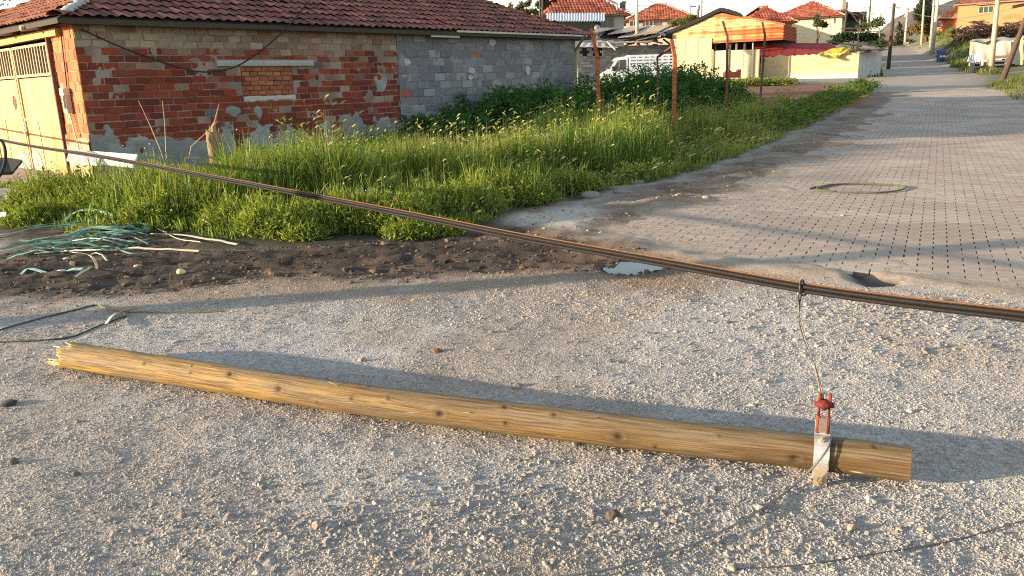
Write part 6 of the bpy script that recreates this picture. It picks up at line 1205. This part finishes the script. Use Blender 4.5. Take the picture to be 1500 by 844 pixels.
tree('pine_tree','tall dark pine at the foot of the bare hill',gb(1354,138),W(1354,0,138),[pxb(1354,30,138,12,12),pxb(1353,14,138,12,12),pxb(1357,2,138,9,10),pxb(1346,24,138,7,9),pxb(1363,24,138,6,10),pxb(1350,-6,138,7,8)],5200,.42,(.022,.035,.018),(.05,.065,.03),.25,asp=.3)
tree('bushy_tree','bushy green tree behind the pergola with twigs sticking out of its top',gb(1273,84),W(1273,45,84),[pxb(1273,40,84,16,9),pxb(1286,36,84,9,9),pxb(1262,38,84,9,8),pxb(1291,50,84,6,10)],2600,.26,(.05,.085,.02),(.17,.19,.05),.12)
mb=MB((.10,.07,.045))
for k in range(9): p_=W(1262+k*4,36,84); mb.tube([p_,p_+np.array([random.uniform(-.5,.6),0,random.uniform(.5,1.2)]),p_+np.array([random.uniform(-.6,1.0),0,random.uniform(1.0,1.7)])],[.05,.03,.01],4)
o=mb.build('bare_twigs',M_bark); tag(o,'bare twigs rising from the bushy tree behind the pergola','twigs')
tree('garden_hedge','dark green hedge filling the yard under the pergola',gb(1250,76),W(1250,60,76),[pxb(1240,55,76,22,7,8),pxb(1268,55,76,20,7,8),pxb(1225,62,74,10,4,6),pxb(1290,62,78,10,9,6)],4200,.20,(.022,.045,.018),(.045,.085,.03),.08,'hedge')
tree('small_tree','small dark tree in front of the cream house wall',gb(1196,80),W(1197,40,80),[pxb(1200,36,80,9,5),pxb(1196,28,80,4,6),pxb(1207,38,80,6,4)],900,.2,(.06,.055,.02),(.11,.11,.035),.1)
tree('leafy_shrub','leafy climbing shrub over the shed between the second red roof and the barn',gb(1000,72),W(1000,38,72),[pxb(1000,33,72,17,6),pxb(985,36,72,8,5),pxb(1012,26,72,8,4)],1500,.17,(.09,.075,.03),(.17,.16,.05),.07,'shrub')
tree('roadside_shrub','yellowish shrub below the pine at the far end of the road',gb(1352,136),W(1348,44,136),[pxb(1344,42,136,11,8),pxb(1362,46,136,7,8),pxb(1334,46,140,7,7)],1600,.4,(.12,.09,.035),(.24,.17,.06),.1,'shrub')
tree('conifer','small conical conifer left of the far concrete pole',gb(1318,150),W(1318,38,150),[pxb(1318,58,150,8,8),pxb(1318,48,150,5,9),pxb(1318,40,150,2.5,6)],1000,.42,(.035,.05,.025),(.07,.08,.04),.12)
tree('thorn_bush','brownish bush behind the dark pole at the far bend',gb(1305,150),W(1305,62,150),[pxb(1307,66,150,12,6),pxb(1330,64,155,10,6),pxb(1296,66,140,9,6)],1500,.4,(.07,.06,.035),(.15,.11,.06),.1,'bush')
for k,(px,h_) in enumerate(((748,9),(757,13),(763,6),(771,7),(776,3),(784,11))): tree('poplar','young poplar showing above the right end of the brick house roof',gb(px,58),W(px,h_-6,58),[pxb(px,h_+4,58,3,7),pxb(px+1,h_+12,58,3.5,7)],420,.17,(.09,.09,.04),(.30,.27,.12),.04)['group']='young poplars behind the brick house roof'
tree('dark_tree','dark evergreen behind the left slope of the orange tiled roof',gb(796,88),W(800,-5,88),[pxb(798,2,88,10,8),pxb(808,-8,88,12,8),pxb(790,8,88,5,6)],1500,.3,(.02,.035,.018),(.05,.065,.03),.15)
tree('garden_tree','dark green tree showing over the far left edge of the house roof',onG(-20,33),np.array([-20,33,4.5]),[((-20.3,33,5.8),(1.7,1.7,1.4)),((-19.6,32.6,6.8),(1.5,1.4,1.3)),((-21.5,33,6.8),(1.5,1.3,1.4))],2600,.22,(.03,.06,.02),(.08,.13,.03),.18)
# ---------------- hill
rid=[(1180,66),(1240,60),(1280,52),(1294,44),(1302,36),(1315,27),(1328,20),(1342,14),(1360,11),(1378,11),(1397,5),(1420,-2),(1460,-12),(1520,-22),(1600,-26),(1720,-10),(1850,20)]
RP=np.array([W(px,py,950) for px,py in rid]); xx=np.linspace(RP[0,0],RP[-1,0],170); zr=np.interp(xx,RP[:,0],RP[:,2]); vs=[];cs=[]
jy=np.linspace(0,1,40)
Xh,Jh=np.meshgrid(xx,jy); Zh=5+(np.interp(Xh,RP[:,0],RP[:,2])-5)*np.where(Jh<.7,ss(0,.7,Jh),ss(1.35,.7,Jh)); Yh=560+Jh*560; Xw=Xh*(Yh/950.); rough=fbm(Xh*.03,Yh*.03,601,5)-.5; Zh=Zh+rough*18*ss(0,.3,Jh)*ss(1,.6,Jh)*.6
nn=fbm(Xh*.05,Yh*.02,611,5).ravel(); cc=L3(np.tile([.095,.068,.058],(Xh.size,1)),(.13,.098,.085),ss(.4,.6,nn)); cc=L3(cc,(.05,.052,.04),ss(.52,.62,fbm(Xh*.12,Yh*.08,617,4).ravel())*.8)
w_=len(xx);ii=(np.arange(39)[:,None]*w_+np.arange(w_-1)[None]).ravel(); hl=mesh_np('hill',np.stack([Xw,Yh,Zh],2).reshape(-1,3),np.stack([ii,ii+1,ii+1+w_,ii+w_],1),amat('hillside',nsc=.05,namt=.2,bst=0),cc,True); hl['kind']='structure'
# ================================================================== CAMERA, LIGHT, SKY
cd=bpy.data.cameras.new('camera'); cam=bpy.data.objects.new('camera',cd); col.objects.link(cam); sc.camera=cam
from mathutils import Matrix
cd.sensor_width=36.; cd.lens=FPX/1500*36; cd.clip_start=.05; cd.clip_end=6000
c_,s_=math.cos(ROLL),math.sin(ROLL)
# image right/up axes in world coordinates
Rx=c_*RT-s_*UPV; Ux=s_*RT+c_*UPV
M=np.eye(4); M[:3,0]=Rx; M[:3,1]=Ux; M[:3,2]=-FW; M[:3,3]=EYE
cam.matrix_world=Matrix(M.tolist())
EL=math.radians(8.6); AZ=math.radians(11.)      # shadows run towards +X, a little away from the viewer
ts=np.array([-math.cos(AZ)*math.cos(EL),-math.sin(AZ)*math.cos(EL),math.sin(EL)])
ld=bpy.data.lights.new('sun','SUN'); ld.energy=SUN_E; ld.angle=math.radians(.55); ld.color=(1.,.80,.57)
lo=bpy.data.objects.new('sun',ld); col.objects.link(lo)
from mathutils import Vector
lo.rotation_euler=Vector((-ts).tolist()).to_track_quat('-Z','Y').to_euler()
wd=bpy.data.worlds.new('World'); sc.world=wd; wd.use_nodes=True; nt=wd.node_tree; bg=nt.nodes['Background']
sk=nt.nodes.new('ShaderNodeTexSky'); sk.sky_type='NISHITA'; sk.sun_disc=False; sk.sun_elevation=EL
sk.sun_rotation=math.atan2(ts[0],ts[1]); sk.air_density=1.0; sk.dust_density=.3; sk.ozone_density=1.6
mx=nt.nodes.new('ShaderNodeMix'); mx.data_type='RGBA'; mx.blend_type='MULTIPLY'; mx.inputs[0].default_value=1; mx.inputs[7].default_value=(1.04,.99,.92,1); hs=nt.nodes.new('ShaderNodeHueSaturation'); hs.inputs['Saturation'].default_value=.74; nt.links.new(sk.outputs[0],hs.inputs['Color']); nt.links.new(hs.outputs[0],mx.inputs[6]); nt.links.new(mx.outputs[2],bg.inputs[0]); bg.inputs[1].default_value=SKY_E
sc.view_settings.view_transform='Standard'; sc.view_settings.look='None'; sc.view_settings.gamma=1; sc.view_settings.exposure=EXPO; sc.view_settings.use_curve_mapping=False
sc.render.engine='CYCLES'; sc.cycles.use_denoising=False; sc.cycles.filter_width=1.15; sc.cycles.max_bounces=6; sc.cycles.transparent_max_bounces=4; sc.cycles.caustics_reflective=False; sc.cycles.caustics_refractive=False
for o_ in list(col.objects):
    if o_.name in('gravel_chips',): pass
